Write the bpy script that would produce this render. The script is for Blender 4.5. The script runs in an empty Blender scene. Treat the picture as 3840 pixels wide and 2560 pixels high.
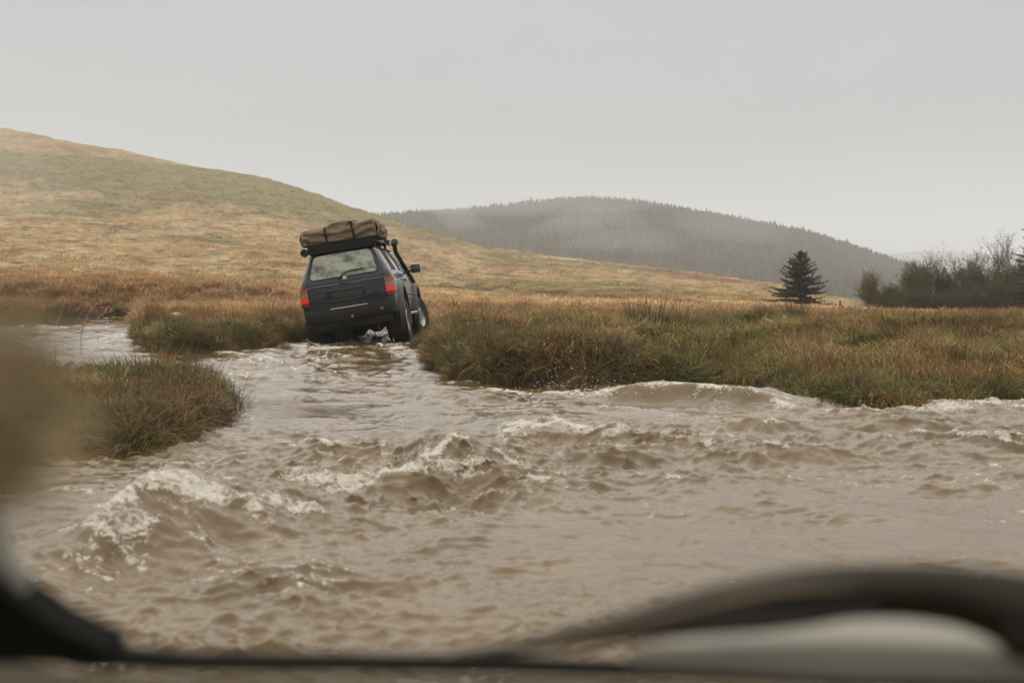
import bpy, bmesh, math, random
import numpy as np
from mathutils import Vector, Matrix

SC = bpy.context.scene
COL = SC.collection
rad = math.radians

# ------------------------------------------------------------------ camera
CAM_H = 1.25
FPX = 4800.0                     # focal length in pixels of a 3840 px wide frame (45 mm on 36 mm)
HOR = 1047.0                     # horizon row
PITCH = math.atan((1280 - HOR) / FPX)
cam_d = bpy.data.cameras.new('camera')
cam = bpy.data.objects.new('camera', cam_d)
COL.objects.link(cam)
cam.location = (0, 0, CAM_H)
cam.rotation_euler = (rad(90) - PITCH, 0, 0)
cam_d.lens = 45.0
cam_d.sensor_width = 36.0
cam_d.clip_start = 0.05
cam_d.clip_end = 12000
cam_d.dof.use_dof = True
cam_d.dof.focus_distance = 22.0
cam_d.dof.aperture_fstop = 2.6
cam_d.dof.aperture_blades = 9
SC.camera = cam

# ------------------------------------------------------------------ sky, sun, exposure
w = bpy.data.worlds.new('World')
SC.world = w
w.use_nodes = True
nt = w.node_tree
nt.nodes.clear()
n_out = nt.nodes.new('ShaderNodeOutputWorld')
n_bg = nt.nodes.new('ShaderNodeBackground')
n_sky = nt.nodes.new('ShaderNodeTexSky')
n_sky.sky_type = 'NISHITA'
n_sky.sun_disc = False
n_sky.sun_elevation = rad(64)
n_sky.sun_rotation = rad(-20)
n_sky.dust_density = 4.0
n_bw = nt.nodes.new('ShaderNodeHueSaturation')
n_bw.inputs['Saturation'].default_value = 0.12
n_tc = nt.nodes.new('ShaderNodeTexCoord')
n_sep = nt.nodes.new('ShaderNodeSeparateXYZ')
n_rmp = nt.nodes.new('ShaderNodeValToRGB')
n_rmp.color_ramp.elements[0].position = 0.0
n_rmp.color_ramp.elements[0].color = (0.525, 0.545, 0.56, 1)
n_rmp.color_ramp.elements[1].position = 1.0
n_rmp.color_ramp.elements[1].color = (1.62, 1.55, 1.41, 1)
for p_, c_ in ((0.035, (0.53, 0.555, 0.58)), (0.12, (0.485, 0.503, 0.522)), (0.215, (0.49, 0.508, 0.525)), (0.27, (1.0, 0.985, 0.95)), (0.5, (1.25, 1.21, 1.13))):
    e_ = n_rmp.color_ramp.elements.new(p_)
    e_.color = (*c_, 1)
n_cl = nt.nodes.new('ShaderNodeTexNoise')
n_cl.inputs['Scale'].default_value = 2.2
n_cl.inputs['Detail'].default_value = 4
n_map = nt.nodes.new('ShaderNodeMapping')
n_map.inputs['Scale'].default_value = (1, 1, 3.2)
n_mr = nt.nodes.new('ShaderNodeMapRange')
n_mr.inputs['From Min'].default_value = 0.3
n_mr.inputs['From Max'].default_value = 0.7
n_mr.inputs['To Min'].default_value = 0.93
n_mr.inputs['To Max'].default_value = 1.06
n_mul = nt.nodes.new('ShaderNodeMixRGB')
n_mul.blend_type = 'MULTIPLY'
n_mul.inputs[0].default_value = 1
n_sc = nt.nodes.new('ShaderNodeVectorMath')
n_sc.operation = 'SCALE'
n_sc.inputs['Scale'].default_value = 9.5      # cloud layer, in the physical units of the sky
n_mix = nt.nodes.new('ShaderNodeMixRGB')
n_mix.inputs[0].default_value = 0.90           # nearly complete cloud cover over the clear sky
L = nt.links.new
L(n_sky.outputs[0], n_bw.inputs['Color'])
L(n_tc.outputs['Generated'], n_sep.inputs[0])
L(n_tc.outputs['Generated'], n_map.inputs[0])
L(n_map.outputs[0], n_cl.inputs['Vector'])
L(n_cl.outputs['Fac'], n_mr.inputs['Value'])
L(n_sep.outputs['Z'], n_rmp.inputs[0])
L(n_rmp.outputs[0], n_mul.inputs[1])
L(n_mr.outputs[0], n_mul.inputs[2])
L(n_mul.outputs[0], n_sc.inputs[0])
L(n_bw.outputs[0], n_mix.inputs[1])
L(n_sc.outputs[0], n_mix.inputs[2])
L(n_mix.outputs[0], n_bg.inputs['Color'])
n_bg.inputs['Strength'].default_value = 0.11
L(n_bg.outputs[0], n_out.inputs['Surface'])

sun_d = bpy.data.lights.new('sun', 'SUN')
sun_d.energy = 1.0
sun_d.angle = rad(95)
sun_d.color = (1.0, 0.965, 0.90)
sun = bpy.data.objects.new('sun', sun_d)
COL.objects.link(sun)
sun.rotation_euler = (rad(26), 0, rad(200))
SC.view_settings.view_transform = 'Standard'
SC.view_settings.look = 'None'
SC.view_settings.exposure = 0.0
SC.view_settings.gamma = 1.0
SC.cycles.volume_bounces = 1
SC.cycles.max_bounces = 8
SC.cycles.sample_clamp_indirect = 4.0

# ------------------------------------------------------------------ helpers
rng = np.random.default_rng(11)
random.seed(5)

def tag(o, label=None, cat=None, group=None, kind=None):
    if label: o['label'] = label
    if cat: o['category'] = cat
    if group: o['group'] = group
    if kind: o['kind'] = kind
    return o

def link(name, me, m=None, parent=None):
    o = bpy.data.objects.new(name, me)
    COL.objects.link(o)
    if parent: o.parent = parent
    if m is not None:
        for mm in (m if isinstance(m, (list, tuple)) else [m]):
            me.materials.append(mm)
    return o

def empty(name, label, cat, mat=None, loc=None, group=None):
    o = bpy.data.objects.new(name, None)
    o.empty_display_size = 0.2
    COL.objects.link(o)
    if mat is not None: o.matrix_world = mat
    if loc is not None: o.location = loc
    return tag(o, label, cat, group)

def np_mesh(name, V, faces, smooth=True, mats=None):
    """faces: list of (array Fx3 / Fx4)"""
    me = bpy.data.meshes.new(name)
    V = np.asarray(V, dtype=np.float32)
    faces = [np.asarray(f, dtype=np.int32) for f in faces if len(f)]
    nl = sum(f.size for f in faces)
    nf = sum(len(f) for f in faces)
    me.vertices.add(len(V)); me.vertices.foreach_set('co', V.ravel())
    me.loops.add(nl); me.loops.foreach_set('vertex_index', np.concatenate([f.ravel() for f in faces]))
    me.polygons.add(nf)
    tot = np.concatenate([np.full(len(f), f.shape[1], dtype=np.int32) for f in faces])
    st = np.concatenate([[0], np.cumsum(tot)[:-1]]).astype(np.int32)
    me.polygons.foreach_set('loop_start', st)
    me.polygons.foreach_set('loop_total', tot)
    me.polygons.foreach_set('use_smooth', np.full(nf, smooth))
    me.update(calc_edges=True)
    return me

def attr_col(me, name, C):
    a = me.attributes.new(name, 'FLOAT_COLOR', 'POINT')
    C = np.asarray(C, dtype=np.float32)
    if C.shape[1] == 3: C = np.concatenate([C, np.ones((len(C), 1), np.float32)], 1)
    a.data.foreach_set('color', C.ravel())

def attr_f(me, name, v):
    a = me.attributes.new(name, 'FLOAT', 'POINT')
    a.data.foreach_set('value', np.asarray(v, dtype=np.float32).ravel())

def sstep(a, b, x):
    t = np.clip((x - a) / (b - a), 0, 1)
    return t * t * (3 - 2 * t)

_LAT = np.random.default_rng(77).random((256, 256)).astype(np.float32)
def vnoise(x, y):
    xi = np.floor(x).astype(int); yi = np.floor(y).astype(int)
    fx = x - xi; fy = y - yi
    fx = fx * fx * (3 - 2 * fx); fy = fy * fy * (3 - 2 * fy)
    a = _LAT[xi & 255, yi & 255]; b = _LAT[(xi + 1) & 255, yi & 255]
    c = _LAT[xi & 255, (yi + 1) & 255]; d = _LAT[(xi + 1) & 255, (yi + 1) & 255]
    return (a + (b - a) * fx) * (1 - fy) + (c + (d - c) * fx) * fy
def fbm(x, y, o=4, s=0.0):
    r = 0; amp = 1; tot = 0
    for k in range(o):
        r = r + amp * vnoise(x * 2 ** k + 17.3 * k + s, y * 2 ** k + 9.1 * k - s)
        tot += amp; amp *= 0.5
    return r / tot

def at(u, v, Y):
    """world point seen at column u, row v of the 3840 px frame at depth Y"""
    c, s = math.cos(PITCH), math.sin(PITCH)
    a = (u - 1920) / FPX; b = -(v - 1280) / FPX
    dx, dy, dz = a, c + b * s, -s + b * c
    k = Y / dy
    return Vector((dx * k, Y, CAM_H + dz * k))
def onwater(u, v, z=0.0):
    c, s = math.cos(PITCH), math.sin(PITCH)
    a = (u - 1920) / FPX; b = -(v - 1280) / FPX
    dx, dy, dz = a, c + b * s, -s + b * c
    k = (z - CAM_H) / dz
    return (dx * k, dy * k)

def seg_dist(px, py, poly, closed=True):
    """distance to polyline and, if closed, sign (inside positive)"""
    n = len(poly)
    D = np.full(px.shape, 1e9)
    inside = np.zeros(px.shape, bool)
    for i in range(n if closed else n - 1):
        ax, ay = poly[i]; bx, by = poly[(i + 1) % n]
        ex, ey = bx - ax, by - ay
        t = np.clip(((px - ax) * ex + (py - ay) * ey) / (ex * ex + ey * ey + 1e-12), 0, 1)
        D = np.minimum(D, (px - ax - t * ex) ** 2 + (py - ay - t * ey) ** 2)
        if closed and ay != by:
            c = ((ay > py) != (by > py)) & (px < (bx - ax) * (py - ay) / (by - ay) + ax)
            inside ^= c
    D = np.sqrt(D)
    return np.where(inside, D, -D) if closed else D

# ------------------------------------------------------------------ materials
def new_mat(name):
    m = bpy.data.materials.new(name)
    m.use_nodes = True
    b = m.node_tree.nodes['Principled BSDF']
    return m, m.node_tree, b

def pm(name, col, rough=0.6, metal=0.0, coat=0.0, nscale=0, namp=0.3, bump=0, spec=0.5, ndetail=5):
    m, t, b = new_mat(name)
    b.inputs['Base Color'].default_value = (*col, 1)
    b.inputs['Roughness'].default_value = rough
    b.inputs['Metallic'].default_value = metal
    b.inputs['Coat Weight'].default_value = coat
    b.inputs['Coat Roughness'].default_value = 0.08
    b.inputs['Specular IOR Level'].default_value = spec
    if nscale:
        tc = t.nodes.new('ShaderNodeTexCoord')
        nz = t.nodes.new('ShaderNodeTexNoise')
        nz.inputs['Scale'].default_value = nscale
        nz.inputs['Detail'].default_value = ndetail
        t.links.new(tc.outputs['Object'], nz.inputs['Vector'])
        r = t.nodes.new('ShaderNodeMapRange')
        r.inputs['From Min'].default_value = 0.3; r.inputs['From Max'].default_value = 0.7
        r.inputs['To Min'].default_value = 1 - namp; r.inputs['To Max'].default_value = 1 + namp
        mx = t.nodes.new('ShaderNodeVectorMath'); mx.operation = 'SCALE'
        mx.inputs[0].default_value = col
        t.links.new(nz.outputs['Fac'], r.inputs['Value'])
        t.links.new(r.outputs[0], mx.inputs['Scale'])
        t.links.new(mx.outputs[0], b.inputs['Base Color'])
        r2 = t.nodes.new('ShaderNodeMapRange')
        r2.inputs['To Min'].default_value = max(rough - .15, .02); r2.inputs['To Max'].default_value = min(rough + .15, 1)
        t.links.new(nz.outputs['Fac'], r2.inputs['Value']); t.links.new(r2.outputs[0], b.inputs['Roughness'])
        if bump:
            bp = t.nodes.new('ShaderNodeBump'); bp.inputs['Strength'].default_value = bump
            bp.inputs['Distance'].default_value = 0.02
            t.links.new(nz.outputs['Fac'], bp.inputs['Height']); t.links.new(bp.outputs[0], b.inputs['Normal'])
    return m

def grass_mat(name, translucent=0.25):
    m, t, b = new_mat(name)
    N = t.nodes; K = t.links.new
    ai = N.new('ShaderNodeAttribute'); ai.attribute_type = 'INSTANCER'; ai.attribute_name = 'tint'
    ab = N.new('ShaderNodeAttribute'); ab.attribute_type = 'GEOMETRY'; ab.attribute_name = 'blade'
    mu = N.new('ShaderNodeMixRGB'); mu.blend_type = 'MULTIPLY'; mu.inputs[0].default_value = 1
    K(ai.outputs['Color'], mu.inputs[1]); K(ab.outputs['Color'], mu.inputs[2])
    b.inputs['Roughness'].default_value = 0.75
    b.inputs['Specular IOR Level'].default_value = 0.25
    K(mu.outputs[0], b.inputs['Base Color'])
    tr = N.new('ShaderNodeBsdfTranslucent'); K(mu.outputs[0], tr.inputs['Color'])
    mx = N.new('ShaderNodeMixShader'); mx.inputs[0].default_value = translucent
    K(b.outputs[0], mx.inputs[1]); K(tr.outputs[0], mx.inputs[2])
    K(mx.outputs[0], N['Material Output'].inputs['Surface'])
    return m

def blade_mat(name):
    """like grass_mat for plain objects: colour comes from the blade attribute alone"""
    m, t, b = new_mat(name)
    ab = t.nodes.new('ShaderNodeAttribute'); ab.attribute_name = 'blade'
    b.inputs['Roughness'].default_value = 0.7
    b.inputs['Specular IOR Level'].default_value = 0.25
    t.links.new(ab.outputs['Color'], b.inputs['Base Color'])
    return m

# colours of the moor (real surface colours)
STRAW = np.array([0.335, 0.232, 0.118]); PALE = np.array([0.385, 0.284, 0.158])
RUST = np.array([0.165, 0.088, 0.050]); BROWN = np.array([0.16, 0.105, 0.055])
OLIVE = np.array([0.155, 0.140, 0.052]); GREEN = np.array([0.080, 0.118, 0.030])
DARK = np.array([0.05, 0.048, 0.024]); HILLG = np.array([0.150, 0.132, 0.046])

# ------------------------------------------------------------------ plan of the river
def wp(pts): return [onwater(u, v) for u, v in pts]
LAND_A = [(-60, 58)] + wp([(-600, 1216), (0, 1211), (150, 1207), (300, 1196), (505, 1186), (528, 1200), (520, 1235), (505, 1270), (530, 1300), (600, 1322), (700, 1330),
    (860, 1323), (960, 1312), (1080, 1290), (1145, 1268), (1158, 1250), (1180, 1234), (1300, 1222), (1450, 1220), (1560, 1226), (1605, 1245),
    (1600, 1262), (1568, 1282), (1530, 1296), (1520, 1315), (1590, 1335), (1635, 1385), (1700, 1418), (1850, 1440), (2050, 1462), (2200, 1470), (2350, 1462), (2500, 1452), (2700, 1456),
    (2900, 1478), (3050, 1505), (3250, 1540), (3450, 1550), (3600, 1530), (3840, 1512), (4300, 1500)]) + [(22, 14.5), (60, 15), (3000, 300), (3000, 6000), (-3000, 6000), (-3000, 58)]
LAND_B = [(-40, 14)] + wp([(-900, 1560), (-400, 1620), (100, 1690), (400, 1712), (560, 1690), (690, 1655), (800, 1605), (850, 1555), (845, 1512), (800, 1480), (700, 1462),
    (550, 1455), (350, 1450), (0, 1450), (-600, 1450)]) + [(-40, 15.6)]
BANK_R_START = 1600

def land_sd(x, y):
    # a slightly wavy shoreline
    wx = x + 0.35 * (fbm(x * 0.9, y * 0.9, 3) - 0.5) + 0.12 * (fbm(x * 3, y * 3, 2, 3.3) - 0.5)
    wy = y + 0.5 * (fbm(x * 0.9 + 40, y * 0.9, 3) - 0.5)
    return np.maximum(seg_dist(wx, wy, LAND_A), seg_dist(wx, wy, LAND_B))

RU = np.array([-2500, -1200, 0, 240, 600, 1000, 1200, 1320, 1400, 1550, 1800, 2000, 2300, 2600, 2900, 3060, 3250, 3500, 3840, 5500, 9000.])
RV = np.array([250, 330, 485, 524, 594, 676, 732, 787, 817, 850, 920, 950, 985, 1020, 1062, 1100, 1140, 1185, 1197, 1195, 1190.])
RD = np.array([560, 520, 430, 415, 400, 375, 355, 345, 335, 320, 300, 285, 260, 240, 215, 190, 160, 125, 112, 112, 112.])

def field_z(x, Y):
    """height of the moor and of the left hill"""
    Yc = np.maximum(Y, 1.0)
    u = 1920 + FPX * x / Yc
    vr = np.interp(u, RU, RV) + (3.0 * (fbm(u * 0.012, u * 0 + 3.3, 4) - .5)) * 2
    dr = np.interp(u, RU, RD)
    # smooth crest: the ground rolls over the brow
    s = np.clip((Yc - 26) / (dr - 26), 0, 1)
    g = s ** 0.75
    g = np.where(s > .9, np.minimum(1, .9 ** .75 + (g - .9 ** .75)), g)
    v0 = 1047 + (CAM_H - 0.42) * FPX / 26.0
    v = v0 + (vr - v0) * g
    over = np.maximum(Yc / dr - 1, 0)
    v = v + 900 * over + 1500 * over ** 2
    z = CAM_H - (v - HOR) * Yc / FPX
    low = 0.42 - 0.12 * sstep(1450, 1250, u) - .18 * sstep(17.5, 15.5, Y) * sstep(1300, 1100, u)
    z = np.where(Y < 26, low, z - (0.42 - low) * sstep(40, 26, Y))
    z = np.maximum(z, -12)
    return z

def ground_z(x, Y, sd=None):
    if sd is None: sd = land_sd(x, Y)
    z = field_z(x, Y)
    rough = (0.10 + 0.10 * sstep(25, 60, Y) + 0.5 * sstep(80, 400, Y))
    z = z + rough * 2.0 * (fbm(x * 0.55, Y * 0.55, 3) - 0.5) * (1 - .75 * sstep(60, 130, Y))
    z = z + 3.2 * (fbm(x * 0.022, Y * 0.022, 3, 7) - 0.5) * sstep(90, 260, Y) * sstep(20, -40, x)
    # hummocks of the near tussocks
    z = z + (0.18 + .30 * sstep(28, 20, Y)) * (fbm(x * 1.5, Y * 1.5, 2, 1.5) - 0.5) * sstep(0.1, 0.6, sd) * (1 - sstep(60, 130, Y))
    lump = sstep(36, 44, Y) * sstep(85, 65, Y) * sstep(1300, 800, 1920 + FPX * x / np.maximum(Y, 1)) * sstep(.2, 1.2, sd)
    z = z + lump * (.75 * sstep(.42, .62, fbm(x * .8, Y * .6, 2, 81)) - .2)
    # right bank bulges over the cut; muddy ramp where the car leaves the water
    u = 1920 + FPX * x / np.maximum(Y, 1)
    ramp = sstep(1780, 1600, u) * sstep(1180, 1300, u) * sstep(18, 22, Y) * sstep(38, 33, Y)
    hb = z * (1 - 0.85 * ramp)
    gentle = sstep(2250, 2700, u) * sstep(40, 24, Y)
    bw = 0.26 + 0.9 * ramp + 5.5 * gentle
    hb = hb * (1 - gentle + gentle * np.clip(sd / 6.0, 0.02, 1) ** .55)
    bw = np.where(gentle > 0, 0.26 + .6 * gentle, bw)
    return np.where(sd > 0, hb * sstep(0, 1, sd / bw * 0.75 + 0.25) + (-0.05) * (1 - sstep(0, 1, sd / bw + 0.2)), -0.05 - 0.6 * sstep(0, 1.2, -sd))

# ------------------------------------------------------------------ vegetation colour zones (what grows where)
def veg_color(x, Y, sd=None, jitter=None):
    """colour of the ground cover at plan position; numpy in, Nx3 out"""
    z = field_z(x, Y)
    u = 1920 + FPX * x / Y
    v = HOR + (CAM_H - z) * FPX / Y
    n1 = fbm(x * 0.05, Y * 0.03, 4, 2.0); n2 = fbm(x * 0.35, Y * 0.2, 4, 5.0); n3 = fbm(u * 0.012, v * 0.045, 4, 1.0)
    n4 = fbm(u * 0.03, v * 0.09, 4, 11.0)
    def mix(a, b, f): return a * (1 - f[:, None]) + b * f[:, None]
    C = mix(np.tile(STRAW, (len(x), 1)), PALE, sstep(0.4, 0.65, n3))
    C = mix(C, BROWN, 0.55 * sstep(0.52, 0.72, n4))
    C = mix(C, HILLG, 0.55 * sstep(0.55, 0.7, n1) * sstep(40, 80, Y))
    # green shoulder of the left hill
    lowg = np.interp(u, [-500, 0, 400, 700, 1000, 1300, 1500, 1700, 1900, 2100], [640, 690, 715, 775, 800, 845, 880, 915, 940, 930]) + 70 * (n3 - .5) + 40 * (n4 - .5)
    topg = np.interp(u, [0, 200, 500, 800, 1100, 1400], [575, 585, 610, 640, 700, 800]) + 30 * (n4 - .5)
    far = sstep(60, 90, Y)
    G = sstep(18, -18, v - lowg) * sstep(-14, 10, v - topg) * far
    C = mix(C, HILLG * (0.85 + 0.3 * n4[:, None]), 0.85 * G)
    C = mix(C, BROWN * 1.3, 0.6 * sstep(8, -12, v - topg) * sstep(1250, 900, u) * far * sstep(.42, .55, n3))
    # green pockets lower down
    for (a, b, ra, rb) in ((820, 900, 120, 14), (600, 745, 60, 9), (370, 760, 140, 12), (1560, 890, 80, 12), (250, 790, 120, 8), (1000, 815, 90, 8)):
        C = mix(C, HILLG * .9, 0.75 * sstep(1.2, .5, np.hypot((u - a) / ra, (v - b - (u - a) * .12) / rb) + .8 * (n4 - .5)) * far)
    # red patches of bracken
    for (a, b, ra, rb, sl) in ((690, 690, 48, 8, .12), (625, 733, 85, 11, .10), (730, 748, 60, 9, .12), (1090, 995, 110, 9, .03), (2600, 1036, 190, 11, .12), (1750, 815, 1, 1, 0), (300, 570, 90, 10, .35), (430, 640, 60, 7, .2), (180, 700, 150, 6, .05)):
        C = mix(C, RUST * 1.25, 0.8 * sstep(1.15, .7, np.hypot((u - a) / ra, (v - b - (u - a) * sl) / rb) + .9 * (n4 - .5)) * far)
    # sheep tracks and ditches: thin darker lines
    for (pu, pv, wd, st) in (([1600, 1900, 2300, 2700, 3000, 3250], [1068, 1088, 1120, 1160, 1180, 1195], 9, .9),
                             ([0, 300, 560, 800, 1050, 1300], [640, 690, 740, 790, 850, 905], 5, .4),
                             ([1600, 2000, 2500, 3000], [925, 965, 1018, 1090], 5, .35),
                             ([1620, 1750, 1900], [905, 940, 960], 7, .5), ([0, 400, 800, 1100], [800, 850, 905, 955], 6, .4),
                             ([1650, 2100, 2600], [1010, 1050, 1105], 6, .35)):
        C = mix(C, BROWN * .9, st * sstep(1.5, .3, np.abs(v - np.interp(u, pu, pv) - 14 * (n3 - .5)) / wd) * (u > pu[0]) * (u < pu[-1]) * sstep(.3, .5, n4))
    # brown tussock belt at the foot of the left hill
    belt = np.interp(u, [-600, 0, 400, 800, 1150, 1500, 2000, 2700, 3300], [1010, 1020, 1030, 1050, 1085, 1130, 1150, 1175, 1195]) + 50 * (n3 - .5)
    B = sstep(-25, 30, v - belt) * sstep(32, 40, Y)
    C = mix(C, BROWN * .8, .7 * B * sstep(1200, 800, u) * sstep(.58, .42, fbm(x * .8, Y * .6, 2, 81)))
    C = mix(C, mix(np.tile(RUST * 1.15, (len(x), 1)), STRAW * .8, sstep(.42, .62, n4)), 0.62 * B)
    # wet green and olive ground near the water
    near = sstep(31, 23, Y + 8 * (n1 - .5))
    Cn = mix(np.tile(OLIVE, (len(x), 1)), GREEN, sstep(0.42, 0.6, n2))
    Cn = mix(Cn, STRAW * .85, 0.75 * sstep(0.50, 0.66, fbm(x * .8, Y * .8, 3, 8)))
    Cn = mix(Cn, BROWN, 0.6 * sstep(0.55, 0.7, fbm(x * 1.1, Y * 1.1, 3, 21)))
    slope_ = sstep(2150, 2600, u) * sstep(20, 15.5, Y) * near
    Cn = mix(Cn, GREEN * 1.1, .55 * slope_ * sstep(.35, .6, fbm(x * .7, Y * .7, 3, 71)))
    C = mix(C, Cn, near)
    mid = sstep(25, 29, Y) * sstep(40, 32, Y)
    C = mix(C, mix(np.tile(RUST * 1.1, (len(x), 1)), STRAW, sstep(.40, .6, n2)), .7 * mid)
    return C

# ------------------------------------------------------------------ ground
def warp_cols(n, inner=0.44, outer=1.1, frac=0.84):
    k = int(n * (1 - frac) / 2)
    a = np.linspace(-inner, inner, n - 2 * k)
    o = inner + (outer - inner) * (np.arange(1, k + 1) / k) ** 1.6
    return np.concatenate([-o[::-1], a, o])

def grid_faces(nr, nc):
    i = np.arange(nr * nc).reshape(nr, nc)
    return np.stack([i[:-1, :-1], i[:-1, 1:], i[1:, 1:], i[1:, :-1]], -1).reshape(-1, 4)

T = warp_cols(460)
rows = np.exp(np.linspace(math.log(7.0), math.log(900), 470))
TT, YY = np.meshgrid(T, rows)
x = (TT * YY).ravel(); y = YY.ravel()
sd = land_sd(x, y)
z = ground_z(x, y, sd)
me = np_mesh('ground', np.stack([x, y, z], 1), [grid_faces(len(rows), len(T))])
gc = veg_color(x, y)
mud = np.array([0.085, 0.06, 0.035])
edge = sstep(0.42, 0.02, sd)[:, None]
u_ = 1920 + FPX * x / y
ramp_ = (sstep(1700, 1600, u_) * sstep(1180, 1300, u_) * sstep(20, 23, y) * sstep(37, 31, y))[:, None]
gc = gc * (1 - np.maximum(edge, ramp_ * .7)) + mud * np.maximum(edge, ramp_ * .7)
attr_col(me, 'tint', gc)
m_ground, t, b = new_mat('moorland')
N = t.nodes; K = t.links.new
at_ = N.new('ShaderNodeAttribute'); at_.attribute_name = 'tint'
tc = N.new('ShaderNodeTexCoord')
n1 = N.new('ShaderNodeTexNoise'); n1.inputs['Scale'].default_value = 1.1; n1.inputs['Detail'].default_value = 8; n1.inputs['Roughness'].default_value = .68
n2 = N.new('ShaderNodeTexNoise'); n2.inputs['Scale'].default_value = .22; n2.inputs['Detail'].default_value = 6; n2.inputs['Roughness'].default_value = .6
mp = N.new('ShaderNodeMapping'); mp.inputs['Scale'].default_value = (1.0, .45, 1.0)
K(tc.outputs['Object'], mp.inputs[0])
K(mp.outputs[0], n1.inputs['Vector']); K(mp.outputs[0], n2.inputs['Vector'])
r1 = N.new('ShaderNodeMapRange'); r1.inputs[1].default_value = .33; r1.inputs[2].default_value = .67; r1.inputs[3].default_value = .50; r1.inputs[4].default_value = 1.32
r2 = N.new('ShaderNodeMapRange'); r2.inputs[1].default_value = .35; r2.inputs[2].default_value = .65; r2.inputs[3].default_value = .80; r2.inputs[4].default_value = 1.15
K(n1.outputs['Fac'], r1.inputs[0]); K(n2.outputs['Fac'], r2.inputs[0])
mm = N.new('ShaderNodeMath'); mm.operation = 'MULTIPLY'; K(r1.outputs[0], mm.inputs[0]); K(r2.outputs[0], mm.inputs[1])
vs = N.new('ShaderNodeVectorMath'); vs.operation = 'SCALE'; K(at_.outputs['Color'], vs.inputs[0]); K(mm.outputs[0], vs.inputs['Scale'])
K(vs.outputs[0], b.inputs['Base Color'])
b.inputs['Roughness'].default_value = 0.9; b.inputs['Specular IOR Level'].default_value = .15
bp = N.new('ShaderNodeBump'); bp.inputs['Strength'].default_value = .7; bp.inputs['Distance'].default_value = .5
K(n1.outputs['Fac'], bp.inputs['Height']); K(bp.outputs[0], b.inputs['Normal'])
ground = link('ground', me, m_ground)
tag(ground, 'straw coloured moorland rising into a smooth green and tan hill on the left', kind='structure')

# bed and outer ground carrying on under and behind the camera
me = np_mesh('terrain', [(-400, -300, -1.4), (400, -300, -1.4), (900, 7.0, -1.4), (900, 900, -14), (-900, 900, -14), (-900, 7.0, -1.4)], [np.array([[0, 1, 2, 5]]), np.array([[5, 2, 3, 4]])])
tag(link('terrain', me, pm('river_bed', (0.09, 0.065, 0.04), .9, nscale=.5)), 'brown low ground under and beyond the river', kind='structure')

# ------------------------------------------------------------------ water
def fft_tile(L, N, kmin, kmax, power, seed, direc=0.0, dirk=0.0):
    r = np.random.default_rng(seed)
    k1 = np.fft.fftfreq(N, L / N) * 2 * np.pi
    kx, ky = np.meshgrid(k1, k1, indexing='ij')
    k = np.hypot(kx, ky) + 1e-9
    A = k ** (-power) * np.exp(-(kmin / k) ** 4) * np.exp(-(k / kmax) ** 2)
    if dirk: A = A * (1 - dirk + dirk * np.cos(np.arctan2(ky, kx) - direc) ** 2)
    A[0, 0] = 0
    H = A * (r.normal(size=(N, N)) + 1j * r.normal(size=(N, N)))
    h = np.fft.ifft2(H)
    dx = np.fft.ifft2(-1j * kx / k * H).real; dy = np.fft.ifft2(-1j * ky / k * H).real
    s = h.real.std()
    return h.real / s, dx / s, dy / s

def samp(tile, x, y, L):
    N = tile[0].shape[0]
    fx = (x / L % 1) * N; fy = (y / L % 1) * N
    i = np.floor(fx).astype(int); j = np.floor(fy).astype(int)
    a = fx - i; b = fy - j
    i %= N; j %= N; i2 = (i + 1) % N; j2 = (j + 1) % N
    return [t[i, j] * (1 - a) * (1 - b) + t[i2, j] * a * (1 - b) + t[i, j2] * (1 - a) * b + t[i2, j2] * a * b for t in tile]

TA = fft_tile(17.0, 512, 3.0, 30, 2.4, 3, direc=rad(75), dirk=.55)     # lumps of 1-2 m
TB = fft_tile(6.1, 512, 14.0, 160, 2.5, 4, direc=rad(70), dirk=.5)      # chop of 0.3-0.6 m
TC = fft_tile(2.9, 512, 36.0, 320, 2.3, 8, direc=rad(80), dirk=.3)     # ripples

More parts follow.
